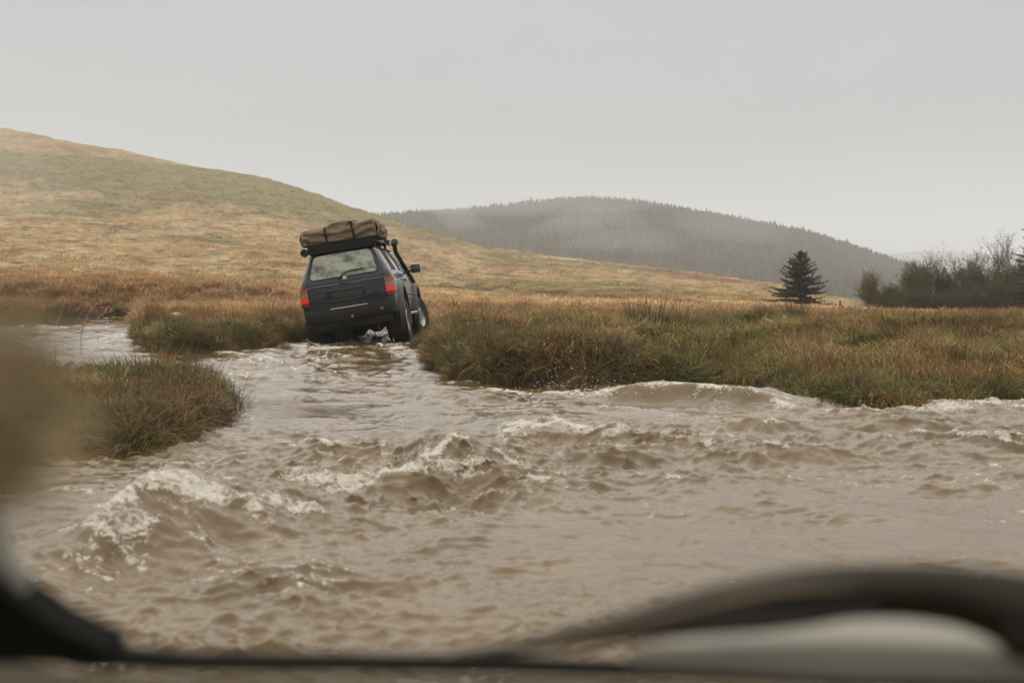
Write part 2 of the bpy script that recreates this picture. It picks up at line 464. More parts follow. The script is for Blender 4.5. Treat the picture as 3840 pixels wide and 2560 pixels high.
# standing waves: (u, v of the crest, depth, foam)
CREST = [
    ([(900, 1815, 7.6, .0), (1000, 1806, 7.7, .3), (1241, 1808, 7.7, 1.0), (1437, 1763, 7.85, 1.0), (1568, 1668, 8.05, 1.3), (1650, 1618, 8.2, 1.6), (1796, 1641, 8.3, 1.0), (1960, 1718, 8.3, .9), (2074, 1755, 8.3, .7), (2200, 1790, 8.3, .1)], .42, .9, 1.0),
    ([(1700, 1625, 10.0, 0), (1763, 1606, 10.0, .3), (1927, 1563, 10.1, 1.0), (2025, 1572, 10.2, .7), (2155, 1588, 10.3, .8), (2253, 1602, 10.0, .9), (2368, 1635, 9.8, .3), (2550, 1672, 9.5, .1)], .42, .8, .9),
    ([(230, 1975, 5.9, 0), (343, 1940, 6.0, 1.0), (457, 1812, 6.1, 1.2), (555, 1735, 6.3, 1.7), (653, 1763, 6.35, 1.1), (784, 1796, 6.4, .7), (914, 1837, 6.45, .5), (1012, 1842, 6.5, 1.0), (1078, 1882, 6.5, .6), (1200, 1925, 6.4, 0)], .50, .8, 1.0),
    ([(1700, 1462, 15.0, .3), (1850, 1450, 14.4, 1.0), (1960, 1466, 13.8, 1.4), (2090, 1478, 13.4, 1.4), (2280, 1455, 13.3, 1.2), (2450, 1436, 13.3, 1.1), (2700, 1439, 13.0, .9), (2940, 1468, 12.6, .5), (3100, 1515, 12.2, 1.1), (3320, 1540, 11.9, .7), (3430, 1560, 11.9, .3), (3700, 1550, 12, .3), (3900, 1545, 12, .5)], .25, .8, .62),
    ([(2050, 1525, 12.2, .1), (2200, 1510, 12.3, .8), (2330, 1520, 12.2, .4), (2500, 1545, 12, .1)], .16, .5, .6),
    ([(2350, 1690, 8.8, 0), (2480, 1655, 9.1, .2), (2620, 1672, 9.2, .1), (2800, 1700, 9, 0)], .16, .5, .4),
    ([(2750, 1600, 10.3, 0), (2900, 1580, 10.6, .8), (3050, 1600, 10.6, .3), (3200, 1625, 10.3, 0)], .16, .5, .5),
    ([(3100, 1700, 8.9, 0), (3250, 1668, 9.2, .3), (3420, 1690, 9.2, .1), (3600, 1720, 9, 0)], .16, .5, .4),
    ([(700, 1330, 21.5, .8), (780, 1315, 21.6, 1.0), (900, 1328, 21, .9), (1000, 1338, 20.5, 1.2), (1080, 1345, 20, .8)], .22, .6, .8),
]
def crest_paths():
    for pts, wf, wb, sc in CREST:
        P = np.array([(*at(u, v, Y), f) for u, v, Y, f in pts])
        xs = np.linspace(P[0, 0], P[-1, 0], 48)
        Q = np.stack([xs] + [np.convolve(np.pad(np.interp(xs, P[:, 0], P[:, k]), 3, 'edge'), np.ones(7) / 7, 'valid') for k in (1, 2, 3)], 1)
        yield Q, wf, wb, sc
CP = list(crest_paths())

def crest_height(x, y):
    """height of the standing waves, their foam and how far their lips lean over"""
    h = np.zeros_like(x); foam = np.zeros_like(x); lean = np.zeros_like(x)
    for P, wf, wb, sc in CP:
        m = (x > P[:, 0].min() - 2) & (x < P[:, 0].max() + 2) & (y > P[:, 1].min() - 2.5) & (y < P[:, 1].max() + 2.5)
        if not m.any(): continue
        xx = x[m]; yy = y[m]
        wig = 0.10 * (fbm(xx * 3.1, xx * 0 + P[0, 1], 3) - .5) + .06 * (fbm(xx * 9, yy * 3, 2) - .5)
        cy = np.interp(xx, P[:, 0], P[:, 1]) + wig
        cz = np.interp(xx, P[:, 0], P[:, 2]) - 0.015
        cf = np.interp(xx, P[:, 0], P[:, 3])
        endf = sstep(P[0, 0] - .5, P[0, 0] + .15, xx) * sstep(P[-1, 0] + .5, P[-1, 0] - .15, xx)
        s = yy - cy                        # positive = beyond the crest
        wfv = wf * (0.8 + .5 * fbm(xx * 2.2, yy * 2.2, 2, 4))
        prof = np.where(s < 0, np.exp(-(s / wfv) ** 2), np.exp(-(s / wb) ** 2))
        # trough in front
        prof2 = -0.22 * np.exp(-((s + 2.1 * wfv) / (1.3 * wfv)) ** 2)
        hh = np.maximum(cz, 0.03) * endf * (prof + prof2)
        h[m] = np.where(np.abs(hh) > np.abs(h[m]), hh, h[m])
        lean[m] = np.maximum(lean[m], endf * cz * np.exp(-((s - 0.02) / (.45 * wfv)) ** 2))
        f = cf * endf * sc * (np.exp(-((s + .02) / (.24 * wfv + .02)) ** 2) + .30 * np.exp(-((s + .8 * wfv) / (.6 * wfv)) ** 2) + .15 * np.exp(-((s - .15) / .25) ** 2))
        foam[m] = np.maximum(foam[m], f)
    return h, foam, lean

def water_surface(x, y):
    """displaced positions and foam"""
    u = 1920 + FPX * x / y
    v = HOR + CAM_H * FPX / y
    wx = x + .5 * (fbm(x * .5, y * .5, 2, 3) - .5); wy = y + .5 * (fbm(x * .5, y * .5, 2, 9) - .5)
    n = fbm(x * .28, y * .28, 3, 6.6)
    amp = 0.70 + 1.15 * sstep(.42, .68, n)
    def blob(a, b, ra, rb): return np.exp(-((u - a) / ra) ** 2 - ((v - b) / rb) ** 2)
    calm = np.clip(1.0 * blob(1100, 1545, 330, 55) + .25 * blob(1250, 1480, 300, 40) + .25 * blob(3100, 1950, 800, 130) + .2 * blob(2300, 2250, 500, 120) + .15 * blob(2200, 1900, 300, 90) + .5 * blob(100, 2250, 300, 200), 0, 1)
    busy = np.clip(blob(500, 1950, 550, 200) + blob(1500, 1800, 500, 150) + blob(2300, 1600, 500, 110) + .7 * blob(3200, 1620, 600, 100) + 1.3 * blob(950, 1380, 450, 60) + .7 * blob(1500, 2050, 700, 130), 0, 1.2)
    amp = amp * (1 - .85 * calm) * (1 + .12 * busy)
    amp = amp + .75 * blob(1000, 1400, 520, 60) + .7 * blob(330, 1245, 260, 50)
    fA = np.clip(1.0 - (y - 20) / 30, .3, 1); fB = sstep(36, 14, y) * .95 + .05; fC = sstep(24, 8, y)
    a = samp(TA, wx, wy, 17.0); b_ = samp(TB, wx * 1.0 + 1.5 * n, wy, 6.1); c = samp(TC, x, y, 2.9)
    gust = .15 + 1.7 * fbm(x * .8, y * .8, 3, 31)
    hA, hB, hC = .017 * amp * fA, .0050 * amp * gust * (.22 + .78 * fB), .0030 * (.25 + .75 * amp) * gust * fC
    z = hA * a[0] + hB * b_[0] + hC * c[0]
    dx = -1.0 * (hA * a[1] + hB * b_[1] + hC * c[1]); dy = -1.0 * (hA * a[2] + hB * b_[2] + hC * c[2])
    # sharp wandering ridges where the current folds over itself
    qx = x + .9 * fbm(x * .7, y * .7, 3, 51); qy = y + .9 * fbm(x * .7 + 30, y * .7, 3, 52)
    def ridge(sx, sy, o, s): return (1 - np.abs(2 * fbm(qx * sx, qy * sy, o, s) - 1)) ** 3
    R1 = ridge(.75, 1.25, 3, 61) - .45; R2 = ridge(2.4, 6.4, 3, 63) - .45; R3 = ridge(5.0, 14, 2, 65) - .45
    z = z + amp * (.026 * R1 * fA + .015 * R2 * (.3 + .7 * fB) * gust) + .0075 * (.2 + .88 * amp) * R3 * sstep(22, 9, y) * gust
    ch, cf, lean = crest_height(x, y)
    peak = z / .05
    steep = sstep(1.35, 2.6, a[0] * .55 + b_[0] * .75 + .5 * (amp - 1))
    rag = fbm(x * 6, y * 6, 3, 2.2)
    foam = cf * (.15 + 1.35 * sstep(.25, .75, rag)) + .62 * steep * np.maximum(amp, .6) * sstep(.38, .58, fbm(x * .9, y * .9, 3, 12))
    z = z + ch
    foam = foam + .42 * sstep(.30, .52, R2) * sstep(.5, .68, fbm(x * 1.1, y * 1.1, 3, 90)) * np.clip(amp, 0, 1.3)
    return x + dx, y + dy - .12 * lean, z, foam, amp

Tw = warp_cols(700, .42, 1.0, .88)
rw = np.concatenate([np.exp(np.linspace(math.log(1.0), math.log(3.6), 60))[:-1], np.exp(np.linspace(math.log(3.6), math.log(16), 520))[:-1], np.exp(np.linspace(math.log(16), math.log(62), 260))])
TT, YY = np.meshgrid(Tw, rw)
x0 = (TT * YY).ravel(); y0 = YY.ravel()
X, Y_, Z, FO, AM = water_surface(x0, y0)
sdw = land_sd(x0, y0)
# foam where the stream rubs along the banks, calmer surface in the lee
FO = FO + .40 * np.exp(-((sdw + .12) / .2) ** 2) * sstep(.40, .62, fbm(x0 * 1.3, y0 * 1.3, 3, 14)) * sstep(9, 12, y0)
# turbulent upper reach on the left and around the car
uu = 1920 + FPX * x0 / y0; vv = HOR + CAM_H * FPX / y0
FO = FO + .38 * (np.exp(-((uu - 950) / 260) ** 2 - ((vv - 1345) / 32) ** 2) + .7 * np.exp(-((uu - 330) / 220) ** 2 - ((vv - 1235) / 35) ** 2) + .6 * np.exp(-((uu - 1300) / 260) ** 2 - ((vv - 1305) / 28) ** 2)
     + .6 * np.exp(-((uu - 3650) / 250) ** 2 - ((vv - 1580) / 50) ** 2) + .35 * np.exp(-((uu - 2300) / 700) ** 2 - ((vv - 1520) / 45) ** 2)) * sstep(.40, .62, fbm(x0 * 2.2, y0 * 1.2, 4, 19))
for (bx_, by_) in ((1200, 1300), (1290, 1292), (1480, 1298), (1560, 1285), (1380, 1290), (1250, 1310)):
    qx_, qy_ = onwater(bx_, by_)
    FO = FO + .75 * np.exp(-((x0 - qx_) / .45) ** 2 - ((y0 - qy_) / .55) ** 2) * sstep(.35, .6, fbm(x0 * 3, y0 * 2, 3, 23))
# froth lumps
fr = np.clip(FO, 0, 1.4)
Z = Z + fr * (.020 * (fbm(x0 * 16, y0 * 16, 3, 4) - .45) + .014 * (fbm(x0 * 42, y0 * 42, 2, 4) - .5)) * sstep(26, 14, y0)
Z = Z - 6 * sstep(.5, 3.5, sdw)
wf_ = grid_faces(len(rw), len(Tw)); wf_ = wf_[sdw[wf_].min(1) < 2.5]
me = np_mesh('river_water', np.stack([X, Y_, Z], 1), [wf_])
attr_f(me, 'foam', np.minimum(FO, .92))
m_water, t, b = new_mat('muddy_water')
N = t.nodes; K = t.links.new
tc = N.new('ShaderNodeTexCoord')
fa = N.new('ShaderNodeAttribute'); fa.attribute_name = 'foam'
na = N.new('ShaderNodeTexNoise'); na.inputs['Scale'].default_value = 26; na.inputs['Detail'].default_value = 7; na.inputs['Roughness'].default_value = .7
nb = N.new('ShaderNodeTexNoise'); nb.inputs['Scale'].default_value = 55; nb.inputs['Detail'].default_value = 4; nb.inputs['Roughness'].default_value = .7
mpf = N.new('ShaderNodeMapping'); mpf.inputs['Scale'].default_value = (1.0, .8, 1.6)
K(tc.outputs['Object'], mpf.inputs[0]); K(mpf.outputs[0], na.inputs['Vector']); K(mpf.outputs[0], nb.inputs['Vector'])
ad = N.new('ShaderNodeMath'); ad.operation = 'MULTIPLY_ADD'; ad.inputs[1].default_value = 2.2; K(na.outputs['Fac'], ad.inputs[0])
K(fa.outputs['Fac'], ad.inputs[2])
ad2 = N.new('ShaderNodeMath'); ad2.operation = 'MULTIPLY_ADD'; ad2.inputs[1].default_value = 1.3; K(nb.outputs['Fac'], ad2.inputs[0]); K(ad.outputs[0], ad2.inputs[2])
fr_ = N.new('ShaderNodeMapRange'); fr_.inputs[1].default_value = 2.08; fr_.inputs[2].default_value = 2.5; fr_.clamp = True
K(ad2.outputs[0], fr_.inputs[0])
gate = N.new('ShaderNodeMapRange'); gate.inputs[1].default_value = .06; gate.inputs[2].default_value = .35; K(fa.outputs['Fac'], gate.inputs[0])
fm = N.new('ShaderNodeMath'); fm.operation = 'MULTIPLY'; K(fr_.outputs[0], fm.inputs[0]); K(gate.outputs[0], fm.inputs[1])
nl_ = N.new('ShaderNodeTexNoise'); nl_.inputs['Scale'].default_value = 1.4; nl_.inputs['Detail'].default_value = 5
K(tc.outputs['Object'], nl_.inputs['Vector'])
cr = N.new('ShaderNodeValToRGB')
cr.color_ramp.elements[0].position = .3; cr.color_ramp.elements[0].color = (0.094, 0.057, 0.018, 1)
cr.color_ramp.elements[1].position = .7; cr.color_ramp.elements[1].color = (0.132, 0.084, 0.030, 1)
K(nl_.outputs['Fac'], cr.inputs[0])
mxc = N.new('ShaderNodeMixRGB'); K(fm.outputs[0], mxc.inputs[0]); K(cr.outputs[0], mxc.inputs[1]); fcr = N.new('ShaderNodeValToRGB')
fcr.color_ramp.elements[0].position = .30; fcr.color_ramp.elements[0].color = (0.34, 0.24, 0.135, 1)
fcr.color_ramp.elements[1].position = .46; fcr.color_ramp.elements[1].color = (0.86, 0.81, 0.71, 1)
nf_ = N.new('ShaderNodeTexNoise'); nf_.inputs['Scale'].default_value = 22; nf_.inputs['Detail'].default_value = 5; K(tc.outputs['Object'], nf_.inputs['Vector'])
K(nf_.outputs['Fac'], fcr.inputs[0]); K(fcr.outputs[0], mxc.inputs[2])
K(mxc.outputs[0], b.inputs['Base Color'])
rr = N.new('ShaderNodeMapRange'); rr.inputs[3].default_value = .02; rr.inputs[4].default_value = .55; K(fm.outputs[0], rr.inputs[0]); K(rr.outputs[0], b.inputs['Roughness'])
b.inputs['IOR'].default_value = 1.39
bn = N.new('ShaderNodeTexNoise'); bn.inputs['Scale'].default_value = 13; bn.inputs['Detail'].default_value = 6; bn.inputs['Roughness'].default_value = .62
mpb = N.new('ShaderNodeMapping'); mpb.inputs['Scale'].default_value = (.8, 1.5, 1.0); K(tc.outputs['Object'], mpb.inputs[0]); K(mpb.outputs[0], bn.inputs['Vector'])
b1 = N.new('ShaderNodeBump'); b1.inputs['Strength'].default_value = .6; b1.inputs['Distance'].default_value = .008; K(bn.outputs['Fac'], b1.inputs['Height'])
b2 = N.new('ShaderNodeBump'); b2.inputs['Distance'].default_value = .05; K(fm.outputs[0], b2.inputs['Strength']); K(nb.outputs['Fac'], b2.inputs['Height']); K(b1.outputs[0], b2.inputs['Normal'])
K(b2.outputs[0], b.inputs['Normal'])
water = link('river_water', me, m_water)
tag(water, 'fast muddy brown river water with foaming standing waves', kind='structure')

# spray: drops and torn flecks of foam thrown up along the crests
def ico():
    bm = bmesh.new(); bmesh.ops.create_icosphere(bm, subdivisions=1, radius=1.0)
    V = np.array([v.co[:] for v in bm.verts]); F = np.array([[v.index for v in f.verts] for f in bm.faces]); bm.free()
    return V, F
IV, IF = ico()
def blobs(name, P, R, m, **kw):
    n = len(P)
    d = rng.normal(size=(n, 1, 3)) * .0
    sq = rng.uniform(.5, 1.5, (n, 1, 3))
    V = (IV[None] * sq * R[:, None, None] + P[:, None, :]).reshape(-1, 3)
    F = (IF[None] + (np.arange(n) * len(IV))[:, None, None]).reshape(-1, 3)
    o = link(name, np_mesh(name, V, [F]), m)
    return tag(o, **kw)
m_foam = pm('foam', (0.72, 0.65, 0.53), .4, spec=.6)
m_foam.node_tree.nodes['Principled BSDF'].inputs['Subsurface Weight'].default_value = .0
PP = []; RR = []
for (P, wf, wb, sc), dens in zip(CP, (900, 420, 900, 1300, 160, 40, 150, 60, 380)):
    tt = rng.uniform(0, len(P) - 1, dens * 4)
    i = np.minimum(tt.astype(int), len(P) - 2); f = tt - i
    Q = P[i] * (1 - f[:, None]) + P[i + 1] * f[:, None]
    ok = rng.random(len(tt)) < np.clip(Q[:, 3] * sc * .45 - .1, 0, 1) * sstep(.4, .62, fbm(Q[:, 0] * 2.2, Q[:, 1] * 0 + 5.5, 3))
    Q = Q[ok]
    n = len(Q)
    up = rng.exponential(.022, n) * Q[:, 3]
    PP.append(np.stack([Q[:, 0] + rng.normal(0, .03, n), Q[:, 1] + rng.normal(-.07, .06, n), np.maximum(Q[:, 2], .02) * rng.uniform(.55, 1.0, n) + up - .01], 1))
    RR.append(rng.uniform(.0012, .0042, n) * (1 + .04 * Q[:, 1]))
# splash against the cut bank
n = 130
sp = at(2130, 1455, 13.6)
PP.append(np.stack([sp.x + rng.normal(0, .22, n), sp.y + rng.normal(0, .1, n), .05 + rng.exponential(.12, n)], 1)); RR.append(rng.uniform(.002, .006, n))
blobs('water_spray', np.concatenate(PP), np.concatenate(RR), m_foam, label='white drops and torn foam thrown up along the wave crests', kind='stuff')

# ------------------------------------------------------------------ wooded hill far behind
FU = np.array([600, 1200, 1370, 1500, 1750, 2000, 2170, 2400, 2700, 3000, 3200, 3400, 3600, 3840, 4400, 6000.])
FV = np.array([830, 805, 797, 790, 778, 752, 741, 752, 793, 856, 915, 985, 1035, 1075, 1110, 1130.]) + 38
def forest_z(x, Y):
    u = 1920 + FPX * x / Y
    vr = np.interp(u, FU, FV) + 5 * (fbm(u * .01, u * 0, 3) - .5)
    s = np.clip((Y - 520) / (900 - 520), 0, 1)
    v = 1150 + (vr - 1150) * s ** .85 + 300 * np.maximum(Y / 900 - 1, 0) ** 2 + 180 * np.maximum(Y / 900 - 1, 0)
    z = CAM_H - (v - HOR) * Y / FPX
    return z + 4 * (fbm(x * .012, Y * .012, 3) - .5)
tf = np.linspace(-.3, .75, 130); rf = np.linspace(520, 1200, 70)
TT, YY = np.meshgrid(tf, rf); x = (TT * YY).ravel(); y = YY.ravel()
me = np_mesh('forest_hill', np.stack([x, y, forest_z(x, y)], 1), [grid_faces(len(rf), len(tf))])
tag(link('forest_hill', me, pm('forest_floor', (0.05, 0.045, 0.028), .95, nscale=.05)), 'rounded hill under the dark conifer forest', kind='structure')
nT = 22000
t_ = rng.uniform(-.16, .46, nT); Yt = np.sqrt(rng.uniform(540 ** 2, 960 ** 2, nT))
keep = (1920 + FPX * t_ > 1150)
t_, Yt = t_[keep], Yt[keep]; xt = t_ * Yt; nT = len(xt)
zt = forest_z(xt, Yt)
ht = rng.uniform(4.8, 7.6, nT) * (1 + .2 * (rng.random(nT) < .05)) * (.8 + .4 * vnoise(xt * .02, Yt * .02))
ra = ht * rng.uniform(.16, .24, nT)
VV = []; FF = []; CC = []
ns = 6
prof = [(0.05, 1.0), (0.38, .55), (0.36, .85), (0.70, .32), (0.68, .5), (1.0, 0.02)]
ang = np.arange(ns) * 2 * np.pi / ns
jit = rng.uniform(.65, 1.3, (nT, len(prof), ns)); a0 = rng.uniform(0, 6.28, nT)
rings = []
for k, (hz, rr_) in enumerate(prof):
    r = ra[:, None] * rr_ * jit[:, k]
    rings.append(np.stack([xt[:, None] + r * np.cos(ang + a0[:, None]), Yt[:, None] + r * np.sin(ang + a0[:, None]), zt[:, None] + ht[:, None] * hz * np.ones(ns)], -1))
VV = np.stack(rings, 1).reshape(-1, 3)
base = (np.arange(nT) * len(prof) * ns)[:, None, None, None]
kk = np.array([0, 2, 4])[None, :, None, None]
sidx = np.arange(ns); q = np.stack([sidx, (sidx + 1) % ns, (sidx + 1) % ns + ns, sidx + ns], -1)[None, None]
FF = (base + kk * ns + q).reshape(-1, 4)
me = np_mesh('forest', VV, [FF], smooth=False)
sh = (rng.uniform(.55, 1.35, nT) * (.75 + .5 * fbm(xt * .03, Yt * .015, 3)))[:, None] * np.array([[0.085, 0.066, 0.034]]) + (rng.random(nT) < .12)[:, None] * np.array([[.03, .022, .012]])
attr_col(me, 'blade', np.repeat(sh, len(prof) * ns, 0))
tag(link('forest', me, blade_mat('conifer_forest')), 'dense dark conifer plantation covering the misty hill', kind='stuff')

# a further ridge fading in the cloud on the right
tf = np.linspace(.05, 1.2, 60); rf = np.linspace(2400, 3200, 14)
TT, YY = np.meshgrid(tf, rf); x = (TT * YY).ravel(); y = YY.ravel()
u = 1920 + FPX * TT.ravel()
vr = np.interp(u, [2000, 3200, 3350, 3500, 3800, 4300, 6000], [1060, 975, 948, 938, 958, 940, 990])
z = CAM_H - (1060 + (vr - 1060) * np.sin(np.clip((y - 2400) / 500, 0, 1.4) * np.pi / 2) - HOR) * y / FPX
me = np_mesh('far_hills', np.stack([x, y, z], 1), [grid_faces(len(rf), len(tf))])
tag(link('far_hills', me, pm('far_slope', (0.07, 0.07, 0.05), .95)), 'faint distant ridge almost lost in the cloud', kind='structure')

# ------------------------------------------------------------------ haze and mist
def vol_mat(name, dens, col=(0.95, 0.952, 0.95), aniso=0.2):
    m = bpy.data.materials.new(name); m.use_nodes = True
    t = m.node_tree; t.nodes.clear()
    o = t.nodes.new('ShaderNodeOutputMaterial'); v = t.nodes.new('ShaderNodeVolumePrincipled')
    v.inputs['Color'].default_value = (*col, 1); v.inputs['Density'].default_value = dens; v.inputs['Anisotropy'].default_value = aniso
    t.links.new(v.outputs[0], o.inputs['Volume'])
    return m
def box(name, a, b, m):
    bm = bmesh.new(); bmesh.ops.create_cube(bm, size=1)
    for v in bm.verts:
        v.co = [a[i] + (v.co[i] + .5) * (b[i] - a[i]) for i in range(3)]
    me = bpy.data.meshes.new(name); bm.to_mesh(me); bm.free()
    return link(name, me, m)
HAZE = 0.00052
tag(box('haze', (-1900, -320, -40), (3900, 3400, 140), vol_mat('haze', HAZE)), 'thin grey haze filling the valley', kind='stuff')
def ellipsoid(name, c, r, m, rot=0):
    bm = bmesh.new(); bmesh.ops.create_icosphere(bm, subdivisions=3, radius=1)
    for v in bm.verts: v.co = Vector((v.co.x * r[0], v.co.y * r[1], v.co.z * r[2]))
    for f in bm.faces: f.smooth = True
    me = bpy.data.meshes.new(name); bm.to_mesh(me); bm.free()
    o = link(name, me, m); o.location = c; o.rotation_euler = (0, rot, 0)
    return o

# ------------------------------------------------------------------ grass
def tuft_mesh(name, n, radius, length, droop, lean, width, col_base, col_tip, seed, segs=3, spread=1.0, var=.3, dead=.0):
    r = np.random.default_rng(seed)
    a = r.uniform(0, 2 * np.pi, n); q = np.sqrt(r.random(n)) * radius
    bx, by = q * np.cos(a), q * np.sin(a)
    out = a + r.normal(0, .9, n)
    ln = length * r.uniform(.45, 1.1, n)
    le = lean * r.uniform(.2, 1.3, n) * (0.35 + spread * q / radius)
    dr = droop * r.uniform(.3, 1.3, n)
    wd = width * r.uniform(.6, 1.3, n)
    wa = out + np.pi / 2 + r.normal(0, .5, n)
    V = []; tp = []
    px, py, pz = bx.copy(), by.copy(), np.full(n, -.03)
    ang = le.copy()
    pts = [(px.copy(), py.copy(), pz.copy())]
    for k in range(segs):
        L_ = ln / segs
        px = px + np.sin(ang) * np.cos(out) * L_; py = py + np.sin(ang) * np.sin(out) * L_; pz = pz + np.cos(ang) * L_
        pts.append((px.copy(), py.copy(), pz.copy())); ang = ang + dr / segs * (1 + .6 * k)
    for k, (px, py, pz) in enumerate(pts[:-1]):
        wk = wd * (1 - .55 * k / segs)
        V.append(np.stack([px - np.cos(wa) * wk, py - np.sin(wa) * wk, pz], 1)); V.append(np.stack([px + np.cos(wa) * wk, py + np.sin(wa) * wk, pz], 1)); tp += [k / segs] * 2
    V.append(np.stack(pts[-1], 1)); tp.append(1.0)
    m = len(V)
    VV = np.stack(V, 1).reshape(-1, 3)
    b0 = (np.arange(n) * m)[:, None]
    quads = np.concatenate([b0 + np.array([[2 * k, 2 * k + 1, 2 * k + 3, 2 * k + 2]]) for k in range(segs - 1)], 0)
    tris = b0 + np.array([[2 * segs - 2, 2 * segs - 1, 2 * segs]])
    me = np_mesh(name, VV, [quads, tris], smooth=True)
    t = np.array(tp)[None, :, None]
    rv = r.uniform(1 - var, 1 + var, (n, 1, 1)) * (1 + r.normal(0, .07, (n, 1, 3)))
    isd = (r.random((n, 1, 1)) < dead)
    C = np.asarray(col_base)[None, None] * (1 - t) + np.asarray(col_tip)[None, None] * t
    C = np.where(isd, C * np.array([2.1, 1.7, 1.5]), C) * rv
    attr_col(me, 'blade', C.reshape(-1, 3))
    return me

def variants(base, mats, specs):
    c = bpy.data.collections.new(base)
    for i, sp in enumerate(specs):
        me = tuft_mesh(base, seed=100 + i * 7 + len(base), **sp)
        me.materials.append(mats)
        o = bpy.data.objects.new('%s_%d' % (base, i), me)
        c.objects.link(o)
    return c

m_grass = grass_mat('grass_blades')
one = (1., 1., 1.)
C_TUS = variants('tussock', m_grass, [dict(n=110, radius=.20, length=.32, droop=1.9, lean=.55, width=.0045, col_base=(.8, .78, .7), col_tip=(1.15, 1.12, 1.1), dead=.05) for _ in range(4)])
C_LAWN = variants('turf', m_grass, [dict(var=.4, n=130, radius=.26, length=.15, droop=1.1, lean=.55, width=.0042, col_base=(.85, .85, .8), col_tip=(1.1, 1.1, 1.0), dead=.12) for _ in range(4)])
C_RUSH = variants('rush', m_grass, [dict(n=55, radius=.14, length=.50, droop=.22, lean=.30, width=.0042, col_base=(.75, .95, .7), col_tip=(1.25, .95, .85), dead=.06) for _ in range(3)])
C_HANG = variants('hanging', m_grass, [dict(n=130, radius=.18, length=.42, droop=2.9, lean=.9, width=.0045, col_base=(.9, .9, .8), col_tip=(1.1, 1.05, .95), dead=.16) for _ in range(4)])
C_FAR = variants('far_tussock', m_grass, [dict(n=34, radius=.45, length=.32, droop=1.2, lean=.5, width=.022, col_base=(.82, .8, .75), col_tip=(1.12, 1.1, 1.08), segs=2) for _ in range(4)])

def scatter_tree(coll):
    g = bpy.data.node_groups.new('scatter', 'GeometryNodeTree')
    g.interface.new_socket('Geometry', in_out='INPUT', socket_type='NodeSocketGeometry')
    g.interface.new_socket('Geometry', in_out='OUTPUT', socket_type='NodeSocketGeometry')
    n = g.nodes
    gi = n.new('NodeGroupInput'); go = n.new('NodeGroupOutput')
    ip = n.new('GeometryNodeInstanceOnPoints'); ci = n.new('GeometryNodeCollectionInfo')
    ci.inputs['Collection'].default_value = coll
    ci.inputs['Separate Children'].default_value = True
    ci.inputs['Reset Children'].default_value = True
    ip.inputs['Pick Instance'].default_value = True
    def na(nm, ty):
        a = n.new('GeometryNodeInputNamedAttribute'); a.data_type = ty; a.inputs['Name'].default_value = nm; return a
    idx = na('pick', 'INT'); rot = na('rot', 'FLOAT_VECTOR'); scl = na('scl', 'FLOAT_VECTOR')
    e2r = n.new('FunctionNodeEulerToRotation')
    k = g.links.new
    k(gi.outputs[0], ip.inputs['Points']); k(ci.outputs[0], ip.inputs['Instance'])
    k(idx.outputs[0], ip.inputs['Instance Index']); k(rot.outputs[0], e2r.inputs[0]); k(e2r.outputs[0], ip.inputs['Rotation'])
    k(scl.outputs[0], ip.inputs['Scale']); k(ip.outputs[0], go.inputs[0])
    return g

def scatter(name, coll, x, y, z, tint, sc, label, lean=None, tilt=.15, kind='stuff', sz=None):
    n = len(x)
    me = bpy.data.meshes.new(name)
    me.vertices.add(n); me.vertices.foreach_set('co', np.stack([x, y, z], 1).astype(np.float32).ravel())
    rot = np.stack([rng.normal(0, tilt, n), rng.normal(0, tilt, n), rng.uniform(0, 6.28, n)], 1)
    if lean is not None:       # lean towards a direction: rotation about the axis across it
        rot = np.stack([lean[1], lean[2], rng.uniform(-.0, .0, n) + 0], 1)
    for nm, ty, v in (('rot', 'FLOAT_VECTOR', rot), ('scl', 'FLOAT_VECTOR', np.stack([sc, sc, sc if sz is None else sz], 1))):
        a = me.attributes.new(nm, ty, 'POINT'); a.data.foreach_set('vector', v.astype(np.float32).ravel())
    a = me.attributes.new('pick', 'INT', 'POINT'); a.data.foreach_set('value', rng.integers(0, 1000, n).astype(np.int32) % len(coll.objects))
    attr_col(me, 'tint', tint)
    o = link(name, me)
    md = o.modifiers.new('scatter', 'NODES'); md.node_group = scatter_tree(coll)
    return tag(o, label, kind=kind)

def sample(n, ymin, ymax, tmin=-.47, tmax=.47, p=1.0):
    Y = (rng.uniform(0, 1, n) ** p) * (ymax ** 1 - ymin ** 1) + ymin if p != 2 else np.sqrt(rng.uniform(ymin ** 2, ymax ** 2, n))
    t = rng.uniform(tmin, tmax, n)
    return t * Y, Y

def bank_plants(n, ymin, ymax, region, sd_lo, sd_hi, tmin=-.47, tmax=.47):
    x, y = sample(n, ymin, ymax, tmin, tmax, 2)
    sd = land_sd(x, y)
    k = (sd > sd_lo) & (sd < sd_hi)
    return x[k], y[k], sd[k]

def jit_tint(c, s=.16):
    n = len(c)
    return np.clip(c * 1.3 * np.exp(rng.normal(0, s, (n, 1))) * (1 + rng.normal(0, .06, (n, 3))), .004, 1)

def reg(x, y):
    """0 right bank, 1 island, 2 near left bank"""
    u = 1920 + FPX * x / y
    r = np.zeros(len(x), int)
    r[(u < 1300) & (y > 17)] = 1
    r[(u < 950) & (y < 19)] = 2
    return r
REGN = ['right hand bank', 'island between the channels', 'near left bank']
cover = []
